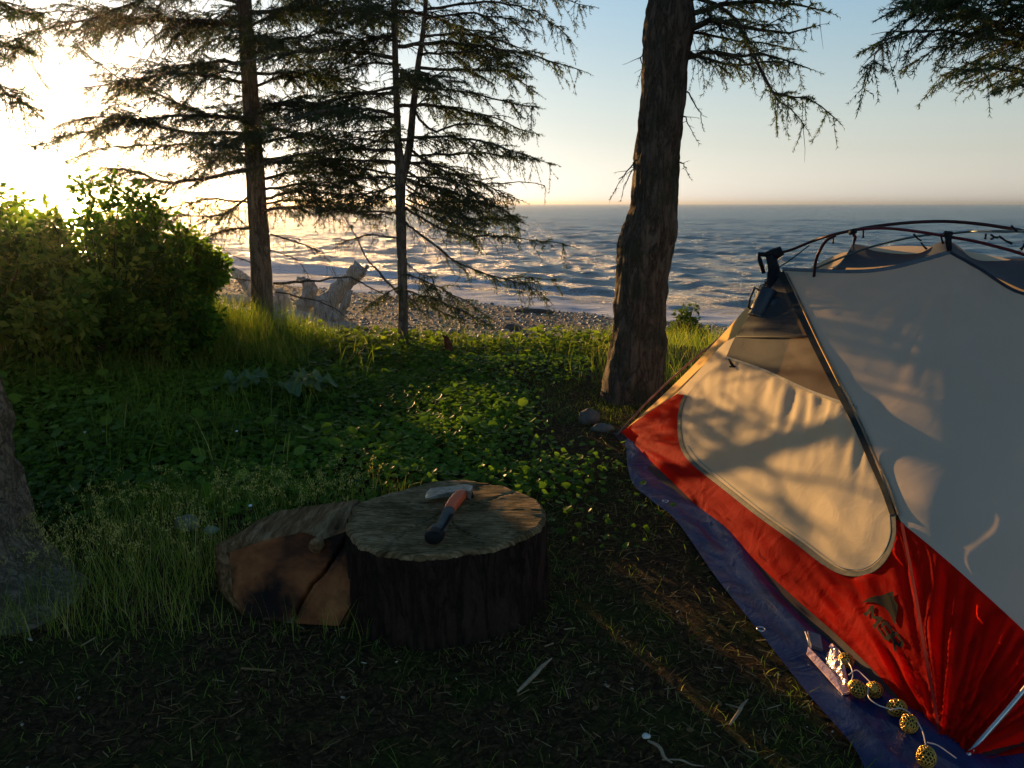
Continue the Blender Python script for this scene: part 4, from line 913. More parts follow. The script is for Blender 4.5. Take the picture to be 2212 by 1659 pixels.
px_branch(T, [(880, 370), (930, 400), (1000, 425), (1080, 450), (1125, 480)], 5.5, 5.6, .014, .30, start=.15, **A_)
px_branch(T, [(878, 430), (940, 455), (1010, 475), (1080, 470), (1120, 490)], 5.5, 5.3, .012, .28, start=.1, **A_)
px_branch(T, [(876, 440), (930, 468), (990, 492), (1050, 498)], 5.5, 5.8, .010, .26, start=.1, **A_)
px_branch(T, [(878, 400), (950, 440), (1000, 470), (1040, 490)], 5.5, 5.05, .012, .28, start=.15, **A_)
px_branch(T, [(880, 390), (950, 415), (1030, 450), (1100, 470)], 5.5, 5.9, .014, .32, start=.1, **A_)
px_branch(T, [(878, 410), (930, 435), (1000, 440), (1060, 470)], 5.5, 5.2, .012, .30, start=.1, **A_)
px_branch(T, [(866, 400), (800, 415), (720, 425), (660, 435)], 5.5, 5.8, .012, .30, start=.1, **A_)
px_branch(T, [(866, 420), (790, 436), (720, 440)], 5.5, 5.2, .010, .28, start=.1, **A_)
px_branch(T, [(892, 230), (933, 285), (987, 269), (1067, 272), (1112, 288)], 5.5, 5.4, .016, .22, start=.45, **A_)
px_branch(T, [(884, 320), (939, 358), (1003, 384), (1060, 405), (1122, 432)], 5.5, 5.4, .018, .34, start=.2, **A_)
px_branch(T, [(884, 350), (950, 380), (1040, 425), (1110, 465)], 5.5, 5.2, .016, .30, start=.2, **A_)
px_branch(T, [(884, 335), (960, 335), (1040, 332), (1110, 338), (1190, 352)], 5.5, 5.3, .014, .24, start=.55, **A_)
px_branch(T, [(876, 448), (939, 486), (1003, 509), (1099, 512), (1226, 528)], 5.5, 5.1, .016, .22, start=.45, **A_)
px_branch(T, [(876, 480), (900, 500), (960, 545), (994, 569), (1080, 600), (1130, 598), (1200, 603)], 5.5, 5.0, .014, .20, start=.6, live=1, depth=2, hang=.4)
px_branch(T, [(1080, 600), (1130, 612), (1165, 630), (1180, 645)], 5.05, 5.0, .008, .14, start=.2, **A_)
px_branch(T, [(876, 380), (960, 388), (1020, 402), (1080, 395), (1168, 398), (1178, 422)], 5.5, 5.4, .010, .12, start=2, live=.1, depth=1)
px_branch(T, [(900, 192), (987, 195), (1099, 221), (1160, 232)], 5.5, 5.3, .014, .26, start=.3, **A_)
px_branch(T, [(904, 146), (1035, 152), (1100, 162), (1157, 198)], 5.5, 5.6, .016, .32, start=.2, **A_)
px_branch(T, [(904, 120), (980, 112), (1060, 125), (1140, 160)], 5.5, 5.2, .015, .32, start=.2, **A_)
px_branch(T, [(912, 80), (1003, 74), (1083, 90), (1155, 114)], 5.5, 5.6, .015, .30, start=.25, **A_)
px_branch(T, [(917, 40), (1010, 30), (1090, 40), (1150, 70)], 5.5, 5.3, .014, .30, start=.25, **A_)
px_branch(T, [(917, 20), (1067, 5), (1163, 29), (1240, 94)], 5.5, 5.3, .014, .22, start=.35, **A_)
px_branch(T, [(920, -20), (1030, -35), (1163, -10), (1270, 12)], 5.5, 5.5, .014, .24, start=.35, **A_)
px_branch(T, [(866, 90), (800, 80), (730, 95), (650, 110)], 5.5, 5.6, .014, .34, start=.2, **A_)
px_branch(T, [(866, 40), (800, 20), (720, 30), (640, 45)], 5.5, 5.3, .014, .34, start=.2, **A_)
px_branch(T, [(866, 140), (800, 138), (740, 150), (680, 165)], 5.5, 5.4, .013, .30, start=.2, **A_)
px_branch(T, [(872, 627), (920, 640), (960, 655), (1018, 680), (1061, 704)], 5.5, 5.0, .012, .22, start=.15, **A_)
px_branch(T, [(872, 590), (930, 612), (1000, 648), (1060, 690)], 5.5, 5.3, .010, .24, start=.1, **A_)
px_branch(T, [(872, 640), (910, 655), (950, 670), (990, 690)], 5.5, 5.7, .010, .22, start=.1, **A_)
px_branch(T, [(872, 610), (840, 630), (815, 648), (800, 660)], 5.5, 5.2, .008, .22, start=.15, **A_)
px_branch(T, [(872, 560), (900, 590), (930, 600), (950, 640)], 5.5, 5.3, .008, .16, start=.6, hang=.4, depth=1)
for i in range(40):
    z = 1.38+i*.075; a_ = i*2.399+1; L = (1.15 if z < 2.8 else 1.15*(4.4-z)/1.6)*T.r.uniform(.7, 1.1)+.1
    T.radial(-.79, ty, z, a_, L, .32, start=.2, depth=2 if z < 3.0 else 1, hang=.4, live=.95)
T.finish('spruce_tree', (-.80, ty, gz), 'thin spruce with a forked stem, its right branches reaching out over the sea view', tr2, M_bark)
# --- big trunk by the tent
T = Tree(37); Yc = 4.25
ol = [(-60, 1406, 1500), (0, 1402, 1496), (66, 1392, 1496), (132, 1391, 1486), (220, 1383, 1479), (352, 1371, 1465), (440, 1362, 1462), (493, 1347, 1461), (528, 1337, 1455), (572, 1334, 1446), (638, 1329, 1439), (704, 1325, 1438), (760, 1317, 1436), (800, 1308, 1435), (850, 1298, 1437), (895, 1288, 1445)]
rows = []
for y, xl, xr in reversed(ol):
    c_ = at((xl+xr)/2, y, Yc); r = (xr-xl)/2/F*pxof(c_)[2]; rows.append((c_.x, c_.y, c_.z, r))
rows = [(rows[0][0], Yc, -.2, rows[0][3]*1.1)]+rows+[(rows[-1][0]+.05, Yc, 4.2, .12), (rows[-1][0]+.08, Yc, 7.5, .05)]
tr3 = trunk_mesh(rows, 64, .016, 10, 5)
A_ = dict(hang=.25, depth=2, up=.03)
px_branch(T, [(1490, 62), (1520, 50), (1545, 42), (1600, 60), (1680, 70), (1755, 60)], 4.2, 3.9, .030, .30, start=.2, **A_)
px_branch(T, [(1485, -12), (1535, 8), (1585, 40), (1625, 110), (1660, 185), (1700, 208), (1745, 212), (1800, 255)], 4.2, 3.8, .016, .16, start=.6, hang=.25, depth=2)
px_branch(T, [(1625, 110), (1660, 188), (1700, 232), (1742, 272)], 4.05, 3.8, .010, .10, start=.6, hang=.3, depth=1)
px_branch(T, [(1484, 125), (1520, 112), (1580, 120), (1640, 118), (1750, 145)], 4.2, 3.9, .022, .26, start=.25, **A_)
px_branch(T, [(1490, 30), (1560, 10), (1640, 5), (1720, 10), (1785, 25)], 4.2, 4.0, .022, .28, start=.25, **A_)
px_branch(T, [(1490, 0), (1560, -40), (1650, -50), (1740, -20)], 4.2, 3.8, .022, .30, start=.2, **A_)
px_branch(T, [(1484, 110), (1530, 130), (1600, 138), (1680, 135), (1700, 150)], 4.2, 4.4, .014, .20, start=.3, **A_)
px_branch(T, [(1486, 70), (1530, 75), (1590, 90), (1650, 95), (1720, 110)], 4.2, 4.3, .012, .22, start=.25, **A_)
for pts in ([(1478, 195), (1495, 215), (1510, 240), (1516, 262)], [(1470, 250), (1485, 262), (1494, 282)], [(1462, 350), (1478, 355), (1482, 372)], [(1372, 350), (1352, 372), (1330, 405)], [(1390, 105), (1384, 130), (1386, 158)], [(1376, 345), (1360, 375), (1346, 408)]):
    px_branch(T, pts, 4.15, 4.1, .006, .09, start=.8, live=.3, step=.03, depth=1)
for i in range(24):                                                   # high crown shading the camp
    z = 3.0+i*.18; a_ = i*2.399+.5; L = (2.3 if z < 4.5 else 2.3*(7.6-z)/3.1)*T.r.uniform(.75, 1.1)
    T.radial(.86, Yc, z, a_, L, .55, start=.15, depth=1, hang=.3, droop=.15)
T.finish('spruce_tree', (.70, Yc, 0), 'large spruce with a thick bare trunk standing just behind the far corner of the tent', tr3, M_bark_big, lo=.3)
# --- spruce whose root flare is at the left edge
T = Tree(51); cx4, cy4 = -1.85, 2.1
def fl4(a_, z):
    da = (a_+.42+PI) % (2*PI)-PI; db = (a_+1.5+PI) % (2*PI)-PI; lobes = .8+.5*math.sin(a_*4+1.3)
    return .11*max(.2, lobes)*math.exp(-max(z, 0)/.11)+.30*math.exp(-(da/.38)**2)*math.exp(-max(z, 0)/.07)+.2*math.exp(-(db/.3)**2)*math.exp(-max(z, 0)/.09)
tr4 = trunk_mesh([(cx4, cy4, -.12, .33), (cx4, cy4, 0, .32), (cx4, cy4, .12, .32), (cx4, cy4, .3, .32), (cx4, cy4, .55, .315), (cx4-.03, cy4, 1.0, .30), (cx4-.10, cy4, 1.6, .28), (cx4-.12, cy4, 3, .23), (cx4-.1, cy4, 5, .13), (cx4-.1, cy4, 7.5, .03)], 140, .034, 10, 8, fl4)
A_ = dict(hang=.3, depth=2)
T.wood.tube([Vector((cx4-.1, cy4, 1.2)), Vector((cx4-.1, cy4, 2.2)), Vector((cx4-.1, cy4, 4.0))], .14, 8)
px_branch(T, [(-430, 70), (-260, 60), (-120, 110), (0, 190), (40, 215), (88, 255)], 2.12, 3.6, .018, .14, start=.2, **A_)
px_branch(T, [(-430, 70), (-260, 40), (-100, 60), (10, 100), (50, 95)], 2.12, 3.4, .016, .20, start=.2, **A_)
px_branch(T, [(-430, 20), (-260, -60), (-100, -20), (20, 15), (90, 40)], 2.12, 3.5, .016, .24, start=.2, **A_)
for i in range(16):  # unseen high crown, made broad to shade the foreground
    z = 2.8+i*.28; a_ = i*2.399+.2; L = (2.5 if z < 4.5 else 2.5*(7.4-z)/2.9)*T.r.uniform(.75, 1.1)
    T.radial(cx4-.1, cy4, z, a_, L, .6, start=.12, depth=1, hang=.3, droop=.12)
T.finish('spruce_tree', (cx4, cy4, 0), 'rough grey bark root flare of a large spruce at the left edge beside dry grass', tr4, M_bark_grey, lo=.3)
# --- spruce beyond the right edge, only its branches hang into view
T = Tree(67); cx5, cy5 = 3.6, 3.5
tr5 = trunk_mesh([(cx5, cy5, -.1, .24), (cx5, cy5, .1, .20), (cx5, cy5, 1.5, .17), (cx5+.05, cy5, 4, .11), (cx5+.05, cy5, 7, .02)], 30, .012, 7, 11)
A_ = dict(hang=.08, depth=2, up=.08)
px_branch(T, [(2700, 190), (2400, 130), (2212, 82), (2119, 35), (2049, 0), (1980, -40)], 3.5, 2.9, .034, .40, start=.3, **A_)
px_branch(T, [(2400, 130), (2250, 110), (2119, 78), (1987, 68), (1915, 90), (1870, 156)], 3.4, 2.9, .012, .22, start=.75, hang=.3, depth=2, up=.0)
px_branch(T, [(2350, 120), (2250, 150), (2180, 150), (2110, 150), (2070, 165)], 3.3, 2.9, .012, .22, start=.35, **A_)
px_branch(T, [(2380, 130), (2300, 175), (2240, 190), (2190, 180), (2150, 200)], 3.2, 2.8, .010, .16, start=.3, **A_)
px_branch(T, [(2700, 80), (2360, 40), (2212, 18), (2110, -10), (2000, 10), (1925, 25)], 3.3, 2.9, .014, .28, start=.4, **A_)
px_branch(T, [(2380, 122), (2290, 70), (2180, 60), (2100, 90), (2030, 95)], 3.2, 3.1, .010, .22, start=.4, **A_)
for i in range(28):  # unseen overhead crown, spread wide to darken the ground below
    z = 2.6+i*.16; a_ = i*2.399+.9; L = (2.2 if z < 4.2 else 2.2*(7.2-z)/3.0)*T.r.uniform(.75, 1.1)
    T.radial(cx5, cy5, z, a_, L, .55, start=.15, depth=1, hang=.3, droop=.12)
T.finish('spruce_tree', (cx5, cy5, 0), 'spruce past the right edge, its dark branches hanging into the upper right corner', tr5, M_bark, lo=.3)
# ------------------------------------------------------------------ leafy shrubs at the left
def leaves(P, N_, size, r, fold=.25, aspect=.55, drop=0):
    """pointed two-triangle-pair leaves at P; N_ = leaf axis; returns verts and quads"""
    n = len(P); ax = nrm_(N_); sd = nrm_(np.cross(ax, r.normal(0, 1, (n, 3)))); up = np.cross(sd, ax); s = size[:, None]
    mid = P+ax*s*.5+up*s*.03; tip = P+ax*s; L = P+ax*s*.45-sd*s*aspect/2+up*s*fold*.3; R_ = P+ax*s*.45+sd*s*aspect/2+up*s*fold*.3
    V = np.stack([P, R_, tip, L], 1).reshape(-1, 3); o = np.arange(n)[:, None]*4
    return V, np.concatenate([o+np.array([[0, 1, 2]]), o+np.array([[0, 2, 3]])])
def shrub(name, x, y, rx, ry, h, label, cat, n_stem, n_leaf, lsz, seed, m_=M_shrub, group=None, z0=None, lo=0, stemr=.006):
    r = np.random.default_rng(seed); z0 = H1(x, y) if z0 is None else z0; root = empty(name, (x, y, z0), label, cat, group)
    b = MB(); P = []; D = []; tint = []
    for i in range(n_stem):
        a_ = r.uniform(0, 2*PI); rad = math.sqrt(r.uniform(0, 1)); ex_, ey_ = math.cos(a_)*rad*rx, math.sin(a_)*rad*ry; hh = h*(1-.45*rad**2)*(r.uniform(.6, .98) if r.uniform() < .8 else r.uniform(1.02, 1.12))
        base = np.array([x+ex_*.35, y+ey_*.35, z0-.02]); top = np.array([x+ex_, y+ey_, z0+hh]); mid = (base+top)/2+np.array([-ex_*.1, -ey_*.1, hh*.12])
        path = np.array(spline([base, mid, top, top+np.array([ex_*.12+r.normal(0, .03), ey_*.12, r.uniform(-.06, .06)])], 14))
        b.tube([Vector(p) for p in path], [stemr*(1-.7*j/13) for j in range(14)], 5)
        k = n_leaf; t = r.beta(1.6, 1.0, k)*12.99; j = t.astype(int); q = path[j]+(path[j+1]-path[j])*(t-j)[:, None]
        off = r.normal(0, 1, (k, 3)); off = nrm_(off)*(r.uniform(0, .11, k)*min(1, h))[:, None]; P.append(q+off)
        D.append(nrm_(off)+np.array([0, 0, -.25])+r.normal(0, .3, (k, 3))); tint.append(np.clip(r.uniform(lo, 1)+r.normal(0, .2, k), 0, 1))
    b.build('stems', M_stem, root); P = np.concatenate(P); D = np.concatenate(D); sz = lsz*r.uniform(.3, 1.7, len(P))
    V, T_ = leaves(P, D, sz, r); npmesh('foliage', V, T_, m_, root, tint=np.repeat(np.concatenate(tint), 4)); return root
sh = [(-3.15, 4.55, .62, .5, .95, 'tall bright leafy shrub at the left edge below the sun'), (-2.62, 4.85, .5, .5, 1.0, 'tallest rounded leafy shrub, glowing yellow green under the spruce branches'),
      (-2.62, 5.35, .48, .45, .86, 'leafy shrub sloping down from the tallest shrub toward the left spruce trunk'), (-2.22, 4.7, .30, .3, .50, 'lowest leafy shrub with bright tips, nearest the single trunk spruce'),
      (-2.42, 5.75, .26, .26, .74, 'thin upright leafy shrub between the tallest shrub and the single trunk spruce'), (-3.25, 3.95, .45, .35, .62, 'low dark shrub in front of the bright shrub at the left edge'), (-2.55, 4.25, .42, .35, .62, 'dark low shrub in front of the tallest shrub'), (-4.3, 5.6, .9, .8, 1.15, 'big shrub half out of view behind the left edge shrubs')]
for i, (x, y, rx, ry, h, lab) in enumerate(sh):
    shrub('leafy_shrub', x, y, rx, ry, h, lab, 'shrub', 44, 150, .042, 100+i, group='shrubs at the left')
M_lowb = leafy('low_bush_leaves', [(0, (.03, .05, .015)), (.6, (.06, .09, .02)), (1, (.12, .14, .03))], .4)
c_ = at(1475, 730, 8.5)
shrub('beach_bush', c_.x, 8.5, 0.30, .3, .66, 'low green bush at the beach edge just right of the large trunk', 'bush', 40, 110, .04, 131, M_lowb, z0=H1(c_.x, 8.5)-.02)
# ------------------------------------------------------------------ ground plants (nobody could count them)
def blades(name, xy, hgt, width, lean, r, m_, label, cat, tint, heads=False, kind='stuff', z=None, cur=.5):
    n = len(xy); z = height(xy[:, 0], xy[:, 1]) if z is None else z; B0 = np.column_stack([xy, z-.005]); a_ = r.uniform(0, 2*PI, n); ld = np.column_stack([np.cos(a_), np.sin(a_), np.zeros(n)])*(lean*hgt)[:, None]
    f = r.uniform(0, PI, n); sd = np.column_stack([np.cos(f), np.sin(f), np.zeros(n)])*(width/2)[:, None]; up = np.column_stack([np.zeros(n), np.zeros(n), hgt])
    M1 = B0+up*.45+ld*.25; M2 = B0+up*.82+ld*.62; T_ = B0+up*(1-.12*lean)[:, None]*1.0+ld
    V = np.stack([B0-sd, B0+sd, M1-sd*.85, M1+sd*.85, M2-sd*.5, M2+sd*.5, T_], 1).reshape(-1, 3); o = np.arange(n)[:, None]*7
    F_ = np.concatenate([o+np.array([q]) for q in ([0, 1, 3], [0, 3, 2], [2, 3, 5], [2, 5, 4], [4, 5, 6])]); tn = np.repeat(tint, 7)
    if heads:                                                         # seed heads: small grains round the top
        k = 14; ii = np.repeat(np.arange(n), k); t = r.uniform(0, 1, len(ii))[:, None]; G = M2[ii]+(T_[ii]-M2[ii])*t+r.normal(0, .006, (len(ii), 3)); g = nrm_(r.normal(0, .5, (len(ii), 3))+np.array([0, 0, 1]))*.008; s2 = nrm_(np.cross(g, r.normal(0, 1, (len(ii), 3))))*.0016
        V2 = np.stack([G-s2, G+s2, G+g], 1).reshape(-1, 3); F_ = np.concatenate([F_, np.arange(len(V2)).reshape(-1, 3)+len(V)]); V = np.concatenate([V, V2]); tn = np.concatenate([tn, np.full(len(V2), .95)])
    o = npmesh(name, V, F_, m_, None, tint=tn); return tag(o, label, cat, kind=kind)
def clear(xy):
    """drop points under the block, the log, the tarp and the tent"""
    x, y = xy[:, 0], xy[:, 1]; k = np.hypot(x-SC.x, y-SC.y) > .275; k &= ~((x > -.86) & (x < -.40) & (y > 1.84) & (y < 2.28))
    ox = np.array([p.x for p in outer]); oy = np.array([p.y for p in outer]); od = np.argsort(oy); lim = np.interp(y, oy[od], ox[od], left=9, right=9)
    k &= ~((y < 3.62) & (y > .5) & (x > lim-.005)); return k
r = np.random.default_rng(5)
def scatter(n, x0, x1, y0, y1, dens=None):
    xy = np.column_stack([r.uniform(x0, x1, n), r.uniform(y0, y1, n)]); k = clear(xy)
    if dens is not None: k &= r.uniform(0, 1, n) < dens(xy[:, 0], xy[:, 1])
    return xy[k]
def cover_d(x, y):                                                    # clover-like carpet: dense left, patchy in the middle
    d = sstep(.35, -.35, x+.35*(y-3.6)*0+.55*vnoise(x, y, 1.3, 11))*sstep(2.35, 2.75, y+.5*vnoise(x, y, 2, 12))
    d = np.maximum(d, .75*np.exp(-((x-.1)/.28)**2-((y-2.75)/.3)**2)); d = np.maximum(d, .45*sstep(4.3, 5.2, y)*(x < .5))
    bare = sstep(.08, .30, vnoise(x, y, 1.7, 14))*sstep(-1.3, -.3, x); return d*(1-.75*bare)*(1-sstep(0, .9, y-crest_y(x)))
def cover(n, dens, box, hmax, s0, s1, m_, name, label, cat, lobes=3, seed=1):
    global r
    r = np.random.default_rng(seed); xy = scatter(n, *box, dens); n = len(xy); hh = r.uniform(.15, 1, n)*hmax*(1+1.2*np.clip(vnoise(xy[:, 0], xy[:, 1], 2.2, 15), -.5, .5)); z = height(xy[:, 0], xy[:, 1])+hh
    c_ = np.column_stack([xy, z]); up = nrm_(np.column_stack([r.normal(0, .35, n), r.normal(0, .35, n)-.15, np.ones(n)])); a0 = r.uniform(0, 2*PI, n); s = r.uniform(s0, s1, n)
    u = nrm_(np.cross(up, np.array([.2, 1, .1]))); v = np.cross(up, u); Vs = []; k = 7
    for j in range(k):
        a_ = a0+2*PI*j/k; rr = s*(1+.25*np.cos(lobes*(a_-a0)))
        Vs.append(c_+(u*np.cos(a_)[:, None]+v*np.sin(a_)[:, None])*rr[:, None]*.5+up*(.12*s)[:, None])
    V = np.stack([c_]+Vs, 1).reshape(-1, 3); o = np.arange(n)[:, None]*(k+1)
    F_ = np.concatenate([o+np.array([[0, 1+j, 1+(j+1) % k]]) for j in range(k)])
    tn = np.clip(.45+.8*vnoise(xy[:, 0], xy[:, 1], 1.6, 16)+r.normal(0, .2, n), 0, 1); tag(npmesh(name, V, F_, m_, None, tint=np.repeat(tn, k+1)), label, cat, kind='stuff')
cover(150000, cover_d, (-4.2, 1.0, 2.2, 6.8), .075, .014, .034, M_cover, 'clover_carpet', 'low dark green carpet of round clover leaves across the left and middle ground', 'ground cover', seed=21)
M_deadleaf = leafy('dead_leaves', [(0, (.05, .025, .012)), (.6, (.12, .06, .025)), (1, (.22, .13, .06))], .2, rough=.9, spec=.04)
cover(5500, lambda x, y: cover_d(x, y)*np.clip(.25+1.6*vnoise(x, y, 1.1, 71), 0, 1), (-4.2, .6, 2.3, 6.2), .11, .035, .065, M_cover, 'broad_weeds', 'larger rounded weed leaves in loose clumps among the clover', 'leaves', lobes=1, seed=31)
cover(2600, lambda x, y: .2+.8*np.clip(vnoise(x, y, 1.4, 73)+.2, 0, 1), (-2.2, 2.2, 1.0, 5.6), .016, .006, .017, M_deadleaf, 'fallen_leaves', 'curled brown dead leaves scattered over soil and weeds', 'leaves', lobes=2, seed=32)
M_bright = leafy('bright_leaves', [(0, (.06, .09, .015)), (.6, (.12, .17, .025)), (1, (.22, .25, .05))], .55)
r = np.random.default_rng(8)
def crest_d(x, y): return np.exp(-((y-crest_y(x)+.15)/.38)**2)*sstep(-2.4, -1.3, x)*(.45+1.0*np.clip(vnoise(x, y, 2.1, 31)+.2, 0, 1))
cover(7000, crest_d, (-2.4, 1.0, 4.9, 6.6), .14, .022, .055, M_bright, 'dock_leaves', 'sunlit yellow green broad leaves along the crest above the beach', 'leaves', lobes=1, seed=22)
r = np.random.default_rng(9)
# short turf with straw in the foreground and on the right
xy = scatter(130000, -2.6, 3.6, .7, 4.9, lambda x, y: (.42+1.1*np.clip(vnoise(x, y, 2.3, 41), -.3, .5))*sstep(3.2, 2.2, y*(x < -.2)+0*x)); n = len(xy)
blades('short_turf', xy, r.uniform(.012, .045, n), r.uniform(.0015, .003, n), r.uniform(.3, 1.4, n), r, M_grass, 'thin short green turf over dark soil in the foreground', 'grass', np.clip(r.normal(.42, .22, n), 0, .95))
xy = scatter(9000, -1.55, -.35, 1.75, 2.75, lambda x, y: .2+.9*np.clip(vnoise(x, y, 3, 43)+.25, 0, 1)); n = len(xy)
blades('dry_grass', xy, r.uniform(.05, .14, n), r.uniform(.001, .002, n), r.uniform(.1, .7, n), r, M_grass, 'patch of fine dry olive grass with seed heads left of the split log', 'grass', np.clip(r.normal(.62, .2, n), 0, 1))
xy = scatter(1500, -1.6, -.5, 2.0, 2.7, lambda x, y: .15+.9*np.clip(vnoise(x, y, 3, 44)+.1, 0, 1)); n = len(xy)
blades('seed_heads', xy, r.uniform(.10, .20, n), r.uniform(.0009, .0014, n), r.uniform(.1, .6, n), r, M_grass, 'delicate pale seed heads rising above the dry grass patch', 'grass', np.clip(r.normal(.8, .1, n), 0, 1), heads=True)
def tuft_d(cs): return lambda x, y: np.clip(sum(np.exp(-((x-a)/w)**2-((y-b_)/w)**2) for a, b_, w in cs), 0, 1)
xy = scatter(26000, -4.2, -.9, 2.9, 5.9, lambda x, y: np.clip(.10+.8*sstep(-1.6, -2.6, x-.35*(y-4.0))+.6*tuft_d([(-1.5, 3.3, .18), (-1.25, 3.1, .10), (-1.75, 3.5, .2)])(x, y), 0, 1)*(.5+np.clip(vnoise(x, y, 2.5, 45)*1.4, -.4, .5))); n = len(xy)
blades('tall_grass', xy, r.uniform(.08, .27, n), r.uniform(.0025, .005, n), r.uniform(.1, .7, n), r, M_grass, 'tall green grass in front of the left shrubs', 'grass', np.clip(r.normal(.35, .25, n), 0, 1))
xy = scatter(30000, .2, 5.2, 4.4, 8.2, lambda x, y: np.clip(sstep(.2, .9, x+.4*vnoise(x, y, 1.5, 51)), 0, 1)*(1-sstep(.2, 1.6, y-crest_y(x)))*(.6+.8*vnoise(x, y, 2, 46))); n = len(xy)
blades('yellow_grass', xy, r.uniform(.07, .24, n), r.uniform(.002, .004, n), r.uniform(.1, .8, n), r, M_grass, 'sunlit yellow green grass around and beyond the large trunk', 'grass', np.clip(r.normal(.55, .2, n), 0, 1), heads=False)
xy = scatter(5000, -2.6, 1.2, 4.6, 6.6, lambda x, y: np.exp(-((y-crest_y(x))/.45)**2)*(.35+.7*np.clip(vnoise(x, y, 3, 47)+.1, 0, 1))); n = len(xy)
blades('crest_grass', xy, r.uniform(.06, .24, n), r.uniform(.002, .005, n), r.uniform(.1, .8, n), r, M_grass, 'backlit grass blades along the crest between the spruces', 'grass', np.clip(r.normal(.5, .25, n), 0, 1))
xy = scatter(9000, -2.75, -1.38, 4.9, 5.95, lambda x, y: .35+.8*np.clip(vnoise(x, y, 3, 57)+.2, 0, 1)); n = len(xy)
blades('bunch_grass', xy, r.uniform(.16, .40, n)*(1-.5*sstep(-1.75, -1.4, xy[:, 0])), r.uniform(.002, .0045, n), r.uniform(.1, .5, n), r, M_grass, 'tall tangled grass bunched around the foot of the single trunk spruce', 'grass', np.clip(r.normal(.45, .25, n), 0, 1))
# litter: spruce needles, straw and chips
xy = scatter(60000, -2.4, 2.4, .8, 5.6, lambda x, y: .35+.8*np.clip(vnoise(x, y, 1.9, 61), -.3, .6)+.5*sstep(-.2, .4, x)); n = len(xy)
z = height(xy[:, 0], xy[:, 1])+r.uniform(.002, .014, n); a_ = r.uniform(0, 2*PI, n); L = r.uniform(.006, .020, n); big = r.uniform(0, 1, n) > .997; L[big] *= 3; wd = np.where(big, .0018, .0009)
d = np.column_stack([np.cos(a_)*L, np.sin(a_)*L, r.normal(0, .15, n)*L]); s_ = np.column_stack([-np.sin(a_), np.cos(a_), r.normal(0, .5, n)])*wd[:, None]; c0 = np.column_stack([xy, z])
V = np.stack([c0-d-s_, c0-d+s_, c0+d+s_, c0+d-s_], 1).reshape(-1, 3); o = np.arange(n)[:, None]*4
tag(npmesh('needle_litter', V, np.concatenate([o+np.array([[0, 1, 2]]), o+np.array([[0, 2, 3]])]), M_dry, None, tint=np.repeat(np.clip(r.normal(.42, .24, n)+big*.2, 0, 1), 4)), 'brown fallen needles and straw strewn over the bare soil', 'litter', kind='stuff')
xy = scatter(260, -2.2, 1.2, .9, 5.4); bm = bmesh.new()
for x, y in xy:
    q = bmesh.ops.create_icosphere(bm, subdivisions=1, radius=random.uniform(.002, .006))['verts']; zz_ = H1(x, y)+.008
    ax_ = Vector((random.uniform(.5, 1.6), random.uniform(.3, 1), random.uniform(.2, .5))); rt = Vector((random.uniform(-1, 1), random.uniform(-1, 1), .2)).to_track_quat('X', 'Z')
    for v in q: v.co = Vector((x, y, zz_))+rt@Vector((v.co.x*ax_.x, v.co.y*ax_.y, v.co.z*ax_.z))
me = bpy.data.meshes.new('wood_chips'); bm.to_mesh(me); bm.free(); tag(link('wood_chips', me, simple('pale_chip', (.34, .28, .20), .8, var=.4, scale=40), None, False), 'small pale wood chips and shell bits scattered over the ground', 'chips', kind='stuff')
# beach pebbles
r = np.random.default_rng(77); N0 = 16000; x = r.uniform(-9, 7, N0); y = crest_y(x)+1.2+(shore_y(x)-crest_y(x)-1.3)*r.uniform(0, 1, N0)**1.2; ico = bmesh.new(); bmesh.ops.create_icosphere(ico, subdivisions=1, radius=1); iv = np.array([v.co for v in ico.verts]); ifc = np.array([[v.index for v in f.verts] for f in ico.faces]); ico.free()
sz = r.gamma(2.2, .007, N0)+.008; sc3 = np.column_stack([sz*r.uniform(.8, 1.4, N0), sz*r.uniform(.7, 1.2, N0), sz*r.uniform(.35, .7, N0)]); an = r.uniform(0, 2*PI, N0); V = iv[None]*sc3[:, None]; cx_, sx_ = np.cos(an)[:, None], np.sin(an)[:, None]
V = np.stack([V[..., 0]*cx_-V[..., 1]*sx_, V[..., 0]*sx_+V[..., 1]*cx_, V[..., 2]], -1)+np.column_stack([x, y, height(x, y)+sz*.15])[:, None]; T_ = (ifc[None]+np.arange(N0)[:, None, None]*len(iv)).reshape(-1, 3)
m, nt, b_ = mat('pebble'); at_ = N(nt, 'ShaderNodeAttribute'); at_.attribute_name = 'tint'; rp = ramp(nt, at_.outputs['Fac'], [(0, (.04, .042, .045)), (.6, (.15, .14, .13)), (.9, (.28, .26, .23)), (1, (.5, .48, .44))]); nt.links.new(rp.outputs[0], b_.inputs['Base Color']); b_.inputs['Roughness'].default_value = .6
tag(npmesh('beach_pebbles', V.reshape(-1, 3), T_, m, None, tint=np.repeat(r.uniform(0, 1, N0), len(iv)), smooth=True), 'grey rounded pebbles covering the beach', 'pebbles', kind='stuff')
